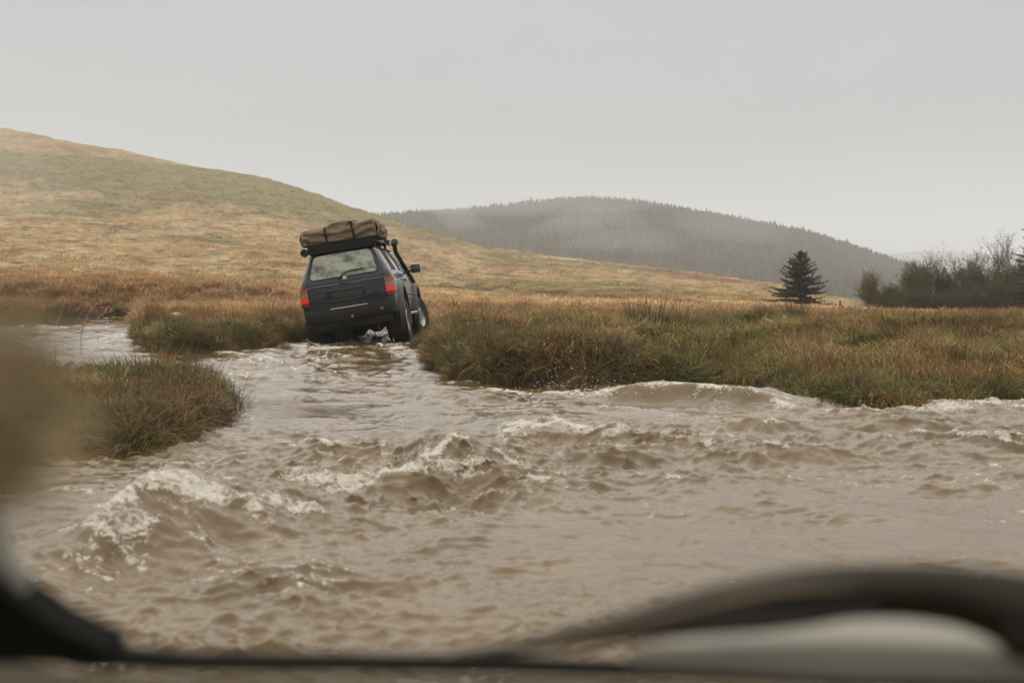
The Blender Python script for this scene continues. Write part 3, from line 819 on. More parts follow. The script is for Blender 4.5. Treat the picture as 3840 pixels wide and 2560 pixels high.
# turf and tussocks of the banks
x, y, sd = bank_plants(36000, 9, 32, None, .22, 99)
z = ground_z(x, y, sd)
hs = 1 - .38 * sstep(18, 24, y) * sstep(1700, 2300, 1920 + FPX * x / y)
tint = jit_tint(veg_color(x, y) * .66, .26)
hummock = fbm(x * 1.1, y * 1.1, 3, 8)
is_t = (rng.random(len(x)) < sstep(.40, .60, hummock) * .8 + .12)
u = 1920 + FPX * x / y
rush_zone = sstep(.56, .66, fbm(x * .45, y * .45, 3, 33)) * .35 + .55 * sstep(24, 27, y) * sstep(.45, .55, fbm(x * .3, y * .5, 3, 41))
is_r = rng.random(len(x)) < rush_zone * .28
r = reg(x, y)
lim = (y < 32) & ((rng.random(len(x)) > .9 * sstep(1740, 1600, u) * sstep(1180, 1280, u) * sstep(19, 22, y) * sstep(40, 33, y)))
for q in range(3):
    nm = REGN[q]
    k = (r == q) & ~is_t & ~is_r & lim
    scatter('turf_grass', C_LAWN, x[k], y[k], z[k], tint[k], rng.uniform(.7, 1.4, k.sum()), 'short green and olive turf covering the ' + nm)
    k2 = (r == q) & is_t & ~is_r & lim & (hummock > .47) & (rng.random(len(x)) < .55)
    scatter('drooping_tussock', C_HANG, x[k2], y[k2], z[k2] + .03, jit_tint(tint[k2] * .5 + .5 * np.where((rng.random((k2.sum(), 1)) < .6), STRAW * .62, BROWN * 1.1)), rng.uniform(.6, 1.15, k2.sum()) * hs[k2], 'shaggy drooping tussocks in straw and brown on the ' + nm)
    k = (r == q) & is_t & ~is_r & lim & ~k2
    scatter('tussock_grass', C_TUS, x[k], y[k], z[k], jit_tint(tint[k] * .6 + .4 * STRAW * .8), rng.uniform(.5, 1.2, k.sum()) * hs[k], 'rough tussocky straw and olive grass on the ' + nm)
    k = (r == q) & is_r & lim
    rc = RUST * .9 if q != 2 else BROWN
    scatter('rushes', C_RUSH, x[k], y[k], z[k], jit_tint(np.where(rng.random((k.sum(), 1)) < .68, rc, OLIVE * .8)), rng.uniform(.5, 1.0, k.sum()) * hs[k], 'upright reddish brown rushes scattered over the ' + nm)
# grass hanging over the cut edges, leaning to the water
x, y, sd = bank_plants(34000, 9, 33, None, .05, .50)
e = .05
gx = (land_sd(x + e, y) - sd) / e; gy = (land_sd(x, y + e) - sd) / e
gn = np.hypot(gx, gy) + 1e-6; gx /= -gn; gy /= -gn
u = 1920 + FPX * x / y
nearramp = (u > 1240) & (u < 1680) & (y > 19.5) & (y < 38)
keep = (~nearramp | (rng.random(len(x)) < .12)) & ~((u > 2350) & (rng.random(len(x)) < .6))
x, y, sd, gx, gy = [a[keep] for a in (x, y, sd, gx, gy)]
z = np.maximum(ground_z(x, y, sd), .0) + .02
amt = rng.uniform(.5, 1.15, len(x)) * sstep(.6, .2, sd)
tn = jit_tint(veg_color(x, y) * .25 + .36 * np.where((rng.random(len(x)) < .55)[:, None], BROWN * 1.0, OLIVE * .75), .25)
r = reg(x, y)
for q in range(3):
    k = r == q
    scatter('overhanging_grass', C_HANG, x[k], y[k], z[k], tn[k], rng.uniform(.55, 1.05, k.sum()), 'shaggy grass hanging over the cut edge of the ' + REGN[q], lean=(None, -gy[k] * amt[k], gx[k] * amt[k]))
# the open moor
x, y = sample(46000, 31, 75, -.46, .46, 2)
sd = land_sd(x, y); k = sd > .1; x, y, sd = x[k], y[k], sd[k]
z = ground_z(x, y, sd)
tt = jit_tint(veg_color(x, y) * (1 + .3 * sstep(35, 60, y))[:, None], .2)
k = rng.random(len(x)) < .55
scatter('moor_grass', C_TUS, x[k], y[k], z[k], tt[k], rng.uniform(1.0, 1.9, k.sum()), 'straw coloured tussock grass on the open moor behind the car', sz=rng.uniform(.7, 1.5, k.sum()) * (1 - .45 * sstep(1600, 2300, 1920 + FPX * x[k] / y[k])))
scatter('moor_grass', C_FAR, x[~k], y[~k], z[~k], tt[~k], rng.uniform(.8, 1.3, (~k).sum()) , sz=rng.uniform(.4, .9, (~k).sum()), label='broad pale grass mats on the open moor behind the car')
x, y = sample(120000, 74, 380, -.46, .46, 2); k = rng.random(len(x)) < sstep(400, 90, y) * .9 + .06; x, y = x[k], y[k]
u = 1920 + FPX * x / y
k = y < np.interp(u, RU, RD) + 3; x, y = x[k], y[k]
sd = np.full(len(x), 9.); z = ground_z(x, y, sd)
hm = fbm(x * .35, y * .2, 3, 3)
k = rng.random(len(x)) < sstep(.3, .6, hm); x, y, z = x[k], y[k], z[k]
scatter('hill_grass', C_FAR, x, y, z - .05, jit_tint(veg_color(x, y) * 1.12, .14), rng.uniform(.9, 1.6, len(x)), 'tawny grass clumps over the lower hillside', sz=rng.uniform(.5, 1.0, len(x)))
# reddish rush beds between the banks and the moor
x, y = sample(7000, 24, 52, -.46, .46, 2)
sd = land_sd(x, y)
k = (sd > .3) & (rng.random(len(x)) < sstep(.52, .64, fbm(x * .25, y * .45, 3, 52)) * np.where(y < 40, 1, .6)); x, y, sd = x[k], y[k], sd[k]
scatter('rush_beds', C_RUSH, x, y, ground_z(x, y, sd), jit_tint(np.tile(RUST * 1.05, (len(x), 1)), .2), rng.uniform(.45, .85, len(x)) * (1 - .35 * sstep(1700, 2400, 1920 + FPX * x / y)), 'russet rush beds in bands across the moor behind the banks')

# ------------------------------------------------------------------ the car
YAW, NOSE, ROLL = rad(1.04), rad(-0.53), rad(9.04)
RZ = Matrix(((math.cos(YAW), math.sin(YAW), 0), (-math.sin(YAW), math.cos(YAW), 0), (0, 0, 1)))
RX = Matrix(((1, 0, 0), (0, math.cos(NOSE), -math.sin(NOSE)), (0, math.sin(NOSE), math.cos(NOSE))))
RY = Matrix(((math.cos(ROLL), 0, -math.sin(ROLL)), (0, 1, 0), (math.sin(ROLL), 0, math.cos(ROLL))))
CARM = (RZ @ RX @ RY).to_4x4()
CARM.translation = Vector((-2.914, 25.293, -0.152))
car = empty('off_road_car', 'dark navy off-road estate car tilted to the left, climbing out of the ford', 'car', mat=CARM)

m_paint = pm('navy_paint', (0.006, 0.009, 0.017), .25, coat=.65, spec=.4, nscale=3, namp=.35)
m_plastic = pm('black_plastic', (0.010, 0.010, 0.009), .6, nscale=8, namp=.3, spec=.3)
m_flare = pm('flare_plastic', (0.026, 0.026, 0.023), .42, nscale=6, namp=.25)
m_seam = pm('seam_black', (0.006, 0.006, 0.006), .8)
m_tyre = pm('tyre_rubber', (0.014, 0.013, 0.011), .85, nscale=14, namp=.4, bump=.3)
m_rim = pm('steel_rim', (0.58, 0.57, 0.54), .35, metal=.6, nscale=6, namp=.2)
m_chrome = pm('bright_metal', (0.40, 0.38, 0.33), .42, metal=.7)
m_rack = pm('rack_black', (0.006, 0.006, 0.006), .6, spec=.25)
m_strap = pm('strap_black', (0.012, 0.012, 0.010), .8)
m_under = pm('muddy_underside', (0.016, 0.014, 0.011), .9, nscale=5, namp=.4, spec=.2)
m_flap = pm('mudflap_rubber', (0.012, 0.012, 0.013), .7, spec=.3)
m_dgls = pm('side_glass', (0.36, 0.37, 0.35), .06, spec=.8, nscale=3, namp=.3)
m_canvas = pm('tent_canvas', (0.165, 0.118, 0.070), .85, nscale=5, namp=.18, bump=.25)

def fog_glass():
    m, t, b = new_mat('fogged_rear_glass')
    N = t.nodes; K = t.links.new
    tc = N.new('ShaderNodeTexCoord'); nz = N.new('ShaderNodeTexNoise'); nz.inputs['Scale'].default_value = 4.2; nz.inputs['Detail'].default_value = 6; nz.inputs['Roughness'].default_value = .65
    mp = N.new('ShaderNodeMapping'); mp.inputs['Scale'].default_value = (1, 1, 1.6)
    K(tc.outputs['Object'], mp.inputs[0]); K(mp.outputs[0], nz.inputs['Vector'])
    cr = N.new('ShaderNodeValToRGB')
    cr.color_ramp.elements[0].position = .36; cr.color_ramp.elements[0].color = (0.075, 0.078, 0.058, 1)
    cr.color_ramp.elements[1].position = .55; cr.color_ramp.elements[1].color = (0.33, 0.345, 0.275, 1)
    K(nz.outputs['Fac'], cr.inputs[0])
    wv = N.new('ShaderNodeTexWave'); wv.wave_type = 'BANDS'; wv.bands_direction = 'Z'; wv.inputs['Scale'].default_value = 12; wv.inputs['Distortion'].default_value = 0
    K(tc.outputs['Object'], wv.inputs['Vector'])
    mr = N.new('ShaderNodeMapRange'); mr.inputs[3].default_value = .88; mr.inputs[4].default_value = 1.0; K(wv.outputs['Fac'], mr.inputs[0])
    vm = N.new('ShaderNodeVectorMath'); vm.operation = 'SCALE'; K(cr.outputs[0], vm.inputs[0]); K(mr.outputs[0], vm.inputs['Scale'])
    K(vm.outputs[0], b.inputs['Base Color']); b.inputs['Roughness'].default_value = .12
    return m
m_fog = fog_glass()
def lamp_mat(name, col, em=0, emc=None):
    m, t, b = new_mat(name)
    b.inputs['Base Color'].default_value = (*col, 1); b.inputs['Roughness'].default_value = .15
    if em:
        b.inputs['Emission Color'].default_value = (*(emc or col), 1); b.inputs['Emission Strength'].default_value = em
    return m
m_amber = lamp_mat('amber_lens', (0.30, 0.055, 0.012)); m_clear = lamp_mat('clear_lens', (0.20, 0.18, 0.155))
m_red = lamp_mat('red_lens', (0.20, 0.008, 0.006)); m_redlit = lamp_mat('lit_red_lens', (0.45, 0.015, 0.008), .22, (1.0, 0.09, 0.04))
m_dimred = lamp_mat('dull_red', (0.06, 0.004, 0.003))

# body shape functions in the car's own axes: x right, y forward (rear axle 0), z up
ZP = np.array([0.60, 0.66, 0.80, 1.00, 1.20, 1.33, 1.44, 1.48, 1.92, 1.965, 1.99, 2.00])
WP = np.array([0.78, 0.86, 0.885, 0.90, 0.90, 0.885, 0.855, 0.835, 0.640, 0.590, 0.48, 0.30])
RP = np.array([-1.05, -1.08, -1.10, -1.115, -1.115, -1.11, -1.10, -1.09, -0.955, -0.90, -0.75, -0.5])
FP = np.array([3.30, 3.46, 3.52, 3.52, 3.46, 2.75, 2.42, 2.36, 1.72, 1.60, 1.35, 1.0])
def wz(z): return np.interp(z, ZP, WP)
def rz_(z): return np.interp(z, ZP, RP)
def fz(z): return np.interp(z, ZP, FP)
def outline(z, n=14, d=0.0):
    w_, a, b_ = wz(z) + d, rz_(z) - d, fz(z) + d
    rr = min(.13, w_ * .4); rf = min(.22, w_ * .5)
    P = []
    def arc(cx, cy, r, a0, a1):
        for k in range(n): 
            t = a0 + (a1 - a0) * k / (n - 1); P.append((cx + r * math.cos(t), cy + r * math.sin(t)))
    arc(w_ - rr, a + rr, rr, -math.pi / 2, 0)
    for k in range(1, 12): P.append((w_ + .012 * math.sin(math.pi * k / 12), a + rr + (b_ - rf - a - rr) * k / 12))
    arc(w_ - rf, b_ - rf, rf, 0, math.pi / 2)
    for k in range(1, 5): P.append(((w_ - rf) * (1 - 2 * k / 5), b_ + .02 * math.sin(math.pi * k / 5)))
    arc(-w_ + rf, b_ - rf, rf, math.pi / 2, math.pi)
    for k in range(1, 12): P.append((-w_ - .012 * math.sin(math.pi * k / 12), b_ - rf + (a + rr - b_ + rf) * k / 12))
    arc(-w_ + rr, a + rr, rr, math.pi, 1.5 * math.pi)
    for k in range(1, 6): P.append(((-w_ + rr) * (1 - 2 * k / 6), a - .018 * math.sin(math.pi * k / 6)))
    return P
def bm_obj(name, bm, m, parent=None, smooth=True, angle=35):
    me = bpy.data.meshes.new(name)
    bmesh.ops.recalc_face_normals(bm, faces=bm.faces[:])
    for f in bm.faces: f.smooth = smooth
    if smooth:
        for e in bm.edges:
            if len(e.link_faces) == 2 and e.calc_face_angle(0) > rad(angle): e.smooth = False
    bm.to_mesh(me); bm.free()
    return link(name, me, m, parent)
zs = [.60, .63, .66, .72, .80, .90, 1.0, 1.1, 1.2, 1.26, 1.33, 1.38, 1.44, 1.48, 1.56, 1.64, 1.72, 1.80, 1.87, 1.92, 1.945, 1.965, 1.98, 1.99, 2.0]
bm = bmesh.new()
rings = [[bm.verts.new((px, py, z)) for px, py in outline(z)] for z in zs]
for a, b_ in zip(rings[:-1], rings[1:]):
    n = len(a)
    for i in range(n): bm.faces.new((a[i], a[(i + 1) % n], b_[(i + 1) % n], b_[i]))
bm.faces.new(rings[0][::-1]); bm.faces.new(rings[-1])
body = bm_obj('body', bm, m_paint)
bmc = bmesh.new()
for sx in (-1, 1):
    for cy_ in (0.0, 2.85):
        r = bmesh.ops.create_cone(bmc, cap_ends=True, segments=36, radius1=.53, radius2=.53, depth=.5)
        bmesh.ops.rotate(bmc, verts=r['verts'], cent=(0, 0, 0), matrix=Matrix.Rotation(rad(90), 3, 'Y'))
        bmesh.ops.translate(bmc, verts=r['verts'], vec=(sx * .80, cy_, .62))
cut = bm_obj('cutter', bmc, m_seam)
md = body.modifiers.new('b', 'BOOLEAN'); md.object = cut; md.operation = 'DIFFERENCE'; md.solver = 'EXACT'
dg = bpy.context.evaluated_depsgraph_get()
me = bpy.data.meshes.new_from_object(body.evaluated_get(dg))
body.modifiers.clear(); body.data = me
bpy.data.objects.remove(cut)
body.parent = car

def cbox(bm, c, s, rx=0, ry=0, rz=0, bev=0.0):
    r = bmesh.ops.create_cube(bm, size=1)
    vs = r['verts']
    for v in vs: v.co = Vector((v.co.x * s[0], v.co.y * s[1], v.co.z * s[2]))
    if bev:
        es = list({e for v in vs for e in v.link_edges})
        g = bmesh.ops.bevel(bm, geom=es, offset=bev, segments=2, affect='EDGES', profile=.6)
        vs = list({v for f in g['faces'] for v in f.verts} | {v for v in vs if v.is_valid})
    M_ = Matrix.Translation(c) @ Matrix.Rotation(rz, 4, 'Z') @ Matrix.Rotation(ry, 4, 'Y') @ Matrix.Rotation(rx, 4, 'X')
    for v in vs: v.co = M_ @ v.co
def part_box(name, c, s, m, parent=car, bev=.0, **k):
    bm = bmesh.new(); cbox(bm, c, s, bev=bev, **k); return bm_obj(name, bm, m, parent)
def tube_bm(bm, pts, rads, seg=8, cap=True):
    pts = [Vector(p) for p in pts]
    if not hasattr(rads, '__len__'): rads = [rads] * len(pts)
    prev = None; up = Vector((0.13, .21, .97)).normalized()
    for i, p in enumerate(pts):
        d = (pts[min(i + 1, len(pts) - 1)] - pts[max(i - 1, 0)]).normalized()
        a = d.cross(up)
        if a.length < .05: a = d.cross(Vector((1, 0, 0)))
        a.normalize(); b_ = d.cross(a).normalized()
        ring = [bm.verts.new(p + (a * math.cos(2 * math.pi * k / seg) + b_ * math.sin(2 * math.pi * k / seg)) * rads[i]) for k in range(seg)]
        if prev:
            for k in range(seg): bm.faces.new((prev[k], prev[(k + 1) % seg], ring[(k + 1) % seg], ring[k]))
        elif cap: bm.faces.new(ring[::-1])
        prev = ring
    if cap: bm.faces.new(prev)
def part_tube(name, pts, rads, m, parent=car, seg=8):
    bm = bmesh.new(); tube_bm(bm, pts, rads, seg); return bm_obj(name, bm, m, parent, angle=50)
def panel(name, poly, thick, m, parent, nrm):
    """thin plate from a closed outline of 3-D points, thickened along nrm"""
    bm = bmesh.new(); nrm = Vector(nrm).normalized() * thick
    a = [bm.verts.new(Vector(p)) for p in poly]; b_ = [bm.verts.new(Vector(p) + nrm) for p in poly]
    bm.faces.new(a); bm.faces.new(b_[::-1])
    n = len(a)
    for i in range(n): bm.faces.new((a[i], b_[i], b_[(i + 1) % n], a[(i + 1) % n]))
    return bm_obj(name, bm, m, parent, angle=30)
def round_poly(pts, r, n=5):
    out = []
    k = len(pts)
    for i in range(k):
        p = Vector(pts[i]); a = (Vector(pts[i - 1]) - p); b_ = (Vector(pts[(i + 1) % k]) - p)
        ra = min(r, a.length * .45); rb = min(r, b_.length * .45)
        s, e = p + a.normalized() * ra, p + b_.normalized() * rb
        for j in range(n):
            t = j / (n - 1); out.append(s * (1 - t) ** 2 + p * 2 * t * (1 - t) + e * t * t)
    return out
def rearpt(x, z, d=0.0):
    a = rz_(z); w_ = wz(z)
    return (x, a - .018 * max(0, math.cos(x / w_ * 1.5)) - d, z)
def sidept(y, z, s=1, d=0.0):
    w_ = wz(z); a = rz_(z); b_ = fz(z)
    return (s * (w_ + .012 * math.sin(math.pi * np.clip((y - a) / (b_ - a), 0, 1)) + d), y, z)

# rear window with its rubber, heated lines, wiper
rw4 = [(-.665, 1.475), (.645, 1.475), (.545, 1.915), (-.545, 1.915)]
def grid_panel(name, quad, nx, nz, m, d, rnd):
    """curved plate following the tailgate"""
    bm = bmesh.new(); V = {}
    (x0, z0), (x1, _), (x2, z2), (x3, _) = quad
    for j in range(nz + 1):
        s = j / nz; z = z0 + (z2 - z0) * s
        xa, xb = x0 + (x3 - x0) * s, x1 + (x2 - x1) * s
        ins = rnd - math.sqrt(max(0, rnd ** 2 - max(0, rnd - min(z - z0, z2 - z)) ** 2))
        xa += ins; xb -= ins
        for i in range(nx + 1):
            V[i, j] = bm.verts.new(rearpt(xa + (xb - xa) * i / nx, z, d))
    for i in range(nx):
        for j in range(nz): bm.faces.new((V[i, j], V[i + 1, j], V[i + 1, j + 1], V[i, j + 1]))
    edges = [e for e in bm.edges if e.is_boundary]
    ex = bmesh.ops.extrude_edge_only(bm, edges=edges)
    for v in ex['geom']:
        if isinstance(v, bmesh.types.BMVert): v.co.y += d + .012
    return bm_obj(name, bm, m, car, angle=60)
grid_panel('window_rubber', [(-.69, 1.45), (.67, 1.45), (.57, 1.937), (-.57, 1.937)], 14, 16, m_seam, .004, .09)
rearwin = grid_panel('rear_window', rw4, 16, 20, m_fog, .010, .07)
rearwin['label'] = 'fogged pale green rear window'
wp_ = part_tube('rear_wiper', [rearpt(-.127, 1.425, .03), rearpt(-.05, 1.49, .045), rearpt(.06, 1.55, .04), rearpt(.37, 1.565, .03)], [.016, .011, .011, .013], m_strap)
part_box('washer_nozzle', rearpt(-.02, 1.955, .005), (.03, .03, .03), m_seam, bev=.006)
latch = part_box('tailgate_latch', rearpt(.0, 1.44, .012), (.062, .02, .05), pm('white_latch', (.75, .75, .72), .4), bev=.006)
lk = part_box('keyhole', rearpt(.0, 1.44, .0245), (.018, .006, .018), m_rack, parent=latch)

# tailgate: shut lines, pressed crease, plate recess, plate, reflectors
def strip(name, pts, r, m, parent=car): return part_tube(name, pts, r, m, parent, seg=6)
for s in (-1, 1):
    strip('tailgate_gap', [rearpt(s * x_, z_, .001) for x_, z_ in ((.735, .93), (.735, 1.2), (.728, 1.36), (.712, 1.46), (.655, 1.72), (.592, 1.93))], .006, m_seam)
strip('tailgate_gap', [rearpt(x_, 1.235, .002) for x_ in np.linspace(-.73, .73, 12) if abs(x_) > .36][:4], .005, m_seam)
strip('tailgate_gap', [rearpt(x_, 1.235, .002) for x_ in np.linspace(-.73, .73, 12) if abs(x_) > .36][4:], .005, m_seam)
strip('pressed_crease', [rearpt(x_, 1.33 - .00 * abs(x_), -.004) for x_ in np.linspace(-.74, .72, 16)], .018, m_paint)
part_box('plate_recess', rearpt(-.03, 1.13, .002), (.84, .03, .23), m_paint, bev=.012)
part_box('recess_panel', rearpt(-.03, 1.135, .010), (.76, .025, .19), m_plastic, bev=.008)  # dark plastic panel set in the plate recess
part_box('number_plate', rearpt(.01, 1.125, .022), (.56, .012, .115), pm('dirty_plate', (.022, .022, .020), .6), bev=.004)
part_tube('recess_lip', [rearpt(x_, 1.035 + .012 * (abs(x_ + .03) / .4) ** 4, .02) for x_ in np.linspace(-.44, .38, 10)], .012, m_paint)
for xx in (-.6, .53):
    part_box('reflector', rearpt(xx, 1.105, .006), (.12, .012, .045), m_dimred, bev=.004)
# rear lamps
for s in (-1, 1):
    lo = bpy.data.objects.new('rear_lamp', None); COL.objects.link(lo); lo.parent = car
    lo.empty_display_size = .05
    def lamp_piece(name, z0, z1, m):
        bm = bmesh.new(); nseg = 7
        prof = []
        for k in range(nseg):       # from the tailgate edge round the corner on to the side
            t = k / (nseg - 1)
            prof.append((t,))
        V = []
        for z_ in (z0, z1):
            w_ = wz(z_); a = rz_(z_); row = []
            for k in range(nseg):
                t = k / (nseg - 1) * rad(86); x_ = w_ - .13 + .13 * math.sin(t) * 1.0; y_ = a + .13 - .13 * math.cos(t)
                dx_, dy_ = math.sin(t), -math.cos(t)
                row.append((s * (x_ + dx_ * .018), y_ + dy_ * .018, z_))
            row.insert(0, (s * (w_ - .155), a - .020, z_)); V.append(row)
        a_ = [bm.verts.new(p) for p in V[0]]; b_ = [bm.verts.new(p) for p in V[1]]
        ins = [bm.verts.new((s * .70, -.98, z_)) for z_ in (z0, z1)]
        for k in range(len(a_) - 1): bm.faces.new((a_[k], a_[k + 1], b_[k + 1], b_[k]))
        bm.faces.new(a_ + [ins[0]]); bm.faces.new(b_[::-1] + [ins[1]]); bm.faces.new((a_[0], b_[0], ins[1], ins[0])); bm.faces.new((a_[-1], ins[0], ins[1], b_[-1]))
        return bm_obj(name, bm, m, lo, angle=40)
    lamp_piece('amber_lens', 1.245, 1.335, m_amber); lamp_piece('clear_lens', 1.175, 1.242, m_clear)
    lamp_piece('red_lens', 1.065, 1.172, m_redlit); lamp_piece('red_lens', 1.0, 1.062, m_red)

# rear bumper with bright top strip and raised ends
def bumper():
    bm = bmesh.new()
    P = []
    for k in range(25):
        t = -1 + 2 * k / 24; a = abs(t)
        x_ = t * .90 if a < .86 else math.copysign(.774 + (a - .86) * .95, t)
        y_ = -1.23 if a < .86 else -1.23 + ((a - .86) / .14) ** 1.6 * .42
        top = .875 if a < .80 else .875 + .055 * min((a - .80) / .06, 1)
        P.append((x_, y_, .66 + .02 * a, top))
    rings = []
    for x_, y_, zb, zt in P:
        rings.append([bm.verts.new(q) for q in ((x_ * .96, y_ + .10, zb), (x_, y_ + .015, zb), (x_ * 1.005, y_ - .005, zb + .05), (x_ * 1.005, y_ - .005, zt - .03), (x_, y_ + .01, zt), (x_ * .96, y_ + .12, zt + .004))])
    for a, b_ in zip(rings[:-1], rings[1:]):
        for i in range(6): bm.faces.new((a[i], a[(i + 1) % 6], b_[(i + 1) % 6], b_[i]))
    bm.faces.new(rings[0]); bm.faces.new(rings[-1][::-1])
    return bm_obj('rear_bumper', bm, m_plastic, car, angle=50)
bumper()
part_tube('bumper_step_strip', [(-.34, -1.235, .887), (0, -1.238, .887), (.37, -1.235, .887)], .011, m_chrome)
part_tube('bumper_edge', [(-.84, -1.20, .905), (-.72, -1.228, .882), (-.36, -1.232, .882)], .006, m_flare)
part_tube('bumper_edge', [(.38, -1.232, .882), (.70, -1.228, .882), (.745, -1.225, .93), (.86, -1.12, .935)], .008, m_flare)
part_box('tow_bracket', (.0, -1.24, .66), (.16, .10, .16), m_under, bev=.01)
part_box('tow_ball', (.06, -1.31, .70), (.05, .05, .05), pm('brass', (.30, .20, .08), .35, metal=.8), bev=.015)
part_box('bumper_light', (.62, -1.238, .76), (.075, .012, .05), pm('worn_lens', (.12, .085, .06), .4), bev=.006)
# underside: tank, diff, axles, exhaust
part_box('fuel_tank', (-.12, -.78, .58), (1.3, .50, .24), m_under, bev=.04)
part_box('chassis_rail', (-.42, 1.2, .60), (.10, 4.4, .14), m_under, bev=.01)
part_box('chassis_rail', (.42, 1.2, .60), (.10, 4.4, .14), m_under, bev=.01)
for cy_ in (0, 2.85):
    part_tube('axle', [(-.8, cy_, .44), (-.22, cy_, .44), (-.12, cy_, .44), (.04, cy_, .44), (.14, cy_, .44), (.8, cy_, .44)], [.05, .05, .15, .15, .05, .05], m_under, seg=12)
part_box('rear_valance', (0, -1.10, .59), (1.55, .10, .18), m_under, bev=.02)
for xx in (-.38, .38):
    part_tube('shock_absorber', [(xx, -.18, .36), (xx * .9, -.10, .72)], .03, pm('shock_grey', (.4, .4, .38), .4))
for xx, y_ in ((-.73, -.62), (.80, -.60)):
    part_box('mudflap', (xx, y_, .50), (.34, .015, .46), m_flap, bev=.004)
part_box('mudflap', (-.23, -.9, .50), (.28, .015, .26), m_flap, bev=.004)
part_tube('exhaust', [(-.52, .4, .56), (-.55, -.5, .55), (-.60, -1.0, .55), (-.66, -1.16, .54)], .032, m_under)

# wheels
def make_wheel():
    bm = bmesh.new(); n = 40
    prof = [(.205, -.13), (.30, -.155), (.40, -.160), (.430, -.145), (.440, -.10), (.440, .10), (.430, .145), (.40, .160), (.30, .155), (.205, .13)]
    rings = []
    for k in range(n):
        a = 2 * math.pi * k / n
        lug = .010 if k % 2 else -.008
        rings.append([bm.verts.new((x_, math.cos(a) * (r + (lug if r > .42 else 0)), math.sin(a) * (r + (lug if r > .42 else 0)))) for r, x_ in prof])
    for k in range(n):
        a, b_ = rings[k], rings[(k + 1) % n]
        for i in range(len(prof) - 1): bm.faces.new((a[i], b_[i], b_[i + 1], a[i + 1]))
    tyre = bm_obj('tyre', bm, m_tyre, None, angle=28)
    bm = bmesh.new()
    prof = [(.215, .150), (.222, .135), (.205, .10), (.19, .02), (.185, -.11), (.21, -.14)]
    def ring_lathe(prof, n):
        rg = [[bm.verts.new((x_, math.cos(2 * math.pi * k / n) * r, math.sin(2 * math.pi * k / n) * r)) for r, x_ in prof] for k in range(n)]
        for k in range(n):
            a, b_ = rg[k], rg[(k + 1) % n]
            for i in range(len(prof) - 1): bm.faces.new((a[i], b_[i], b_[i + 1], a[i + 1]))
    ring_lathe(prof, 36)
    for k in range(5):
        a = 2 * math.pi * k / 5
        M_ = Matrix.Rotation(a, 4, 'X')
        q = [(.075, .05, -.05), (.075, .05, .05), (.05, .20, .072), (.05, .20, -.072)]
        top = [bm.verts.new(M_ @ Vector((x_, y_, z_))) for x_, y_, z_ in q]; bot = [bm.verts.new(M_ @ Vector((x_ - .05, y_, z_))) for x_, y_, z_ in q]
        bm.faces.new(top); bm.faces.new(bot[::-1])
        for i in range(4): bm.faces.new((top[i], bot[i], bot[(i + 1) % 4], top[(i + 1) % 4]))
    rim = bm_obj('rim', bm, m_rim, tyre, angle=30)
    bm = bmesh.new(); ring_lathe([(.0001, .11), (.05, .11), (.062, .09), (.075, .04)], 20)
    hub = bm_obj('hub_cap', bm, m_chrome, tyre)
    bm = bmesh.new(); r = bmesh.ops.create_cone(bm, cap_ends=True, segments=30, radius1=.17, radius2=.17, depth=.06)
    bmesh.ops.rotate(bm, verts=bm.verts[:], cent=(0, 0, 0), matrix=Matrix.Rotation(rad(90), 3, 'Y')); bmesh.ops.translate(bm, verts=bm.verts[:], vec=(-.04, 0, 0))
    disc = bm_obj('brake_disc', bm, m_under, tyre)
    return tyre
tyre0 = make_wheel()
kids0 = list(tyre0.children)
for i, (sx, cy_) in enumerate(((1, 0), (1, 2.85), (-1, 0), (-1, 2.85))):
    wh = bpy.data.objects.new('wheel', None); COL.objects.link(wh); wh.parent = car; wh.empty_display_size = .1
    wh.location = (sx * (.80 if cy_ == 0 else .84), cy_, .445); wh.rotation_euler = (rad(23 * i), 0, 0) if sx > 0 else (rad(17 * i), 0, math.pi)
    if cy_ > 1: wh.rotation_euler[2] -= rad(13)
    for src in [tyre0] + kids0:
        o = src if i == 0 else src.copy()
        if i: COL.objects.link(o)
        o.parent = wh
# flares
for sx in (-1, 1):
    for cy_ in (0, 2.85):
        bm = bmesh.new(); n = 26; rings = []
        for k in range(n):
            a = rad(-22 + 224 * k / (n - 1))
            def pt(r, x_): return bm.verts.new((sx * x_, cy_ + math.cos(a) * r, .60 + math.sin(a) * r * (1.04)))
            rings.append([pt(.50, .86), pt(.50, .955), pt(.515, .975), pt(.58, .97), pt(.645, .935), pt(.665, .87)])
        for a, b_ in zip(rings[:-1], rings[1:]):
            for i in range(6): bm.faces.new((a[i], a[(i + 1) % 6], b_[(i + 1) % 6], b_[i]))
        bm.faces.new(rings[0]); bm.faces.new(rings[-1][::-1])
        bm_obj('wheel_arch_flare', bm, m_flare, car, angle=50)
        bm = bmesh.new(); r = bmesh.ops.create_cone(bm, cap_ends=True, segments=24, radius1=.527, radius2=.527, depth=.02)
        bmesh.ops.rotate(bm, verts=bm.verts[:], cent=(0, 0, 0), matrix=Matrix.Rotation(rad(90), 3, 'Y')); bmesh.ops.translate(bm, verts=bm.verts[:], vec=(sx * .565, cy_, .62))
        bm_obj('wheel_well', bm, m_seam, car)
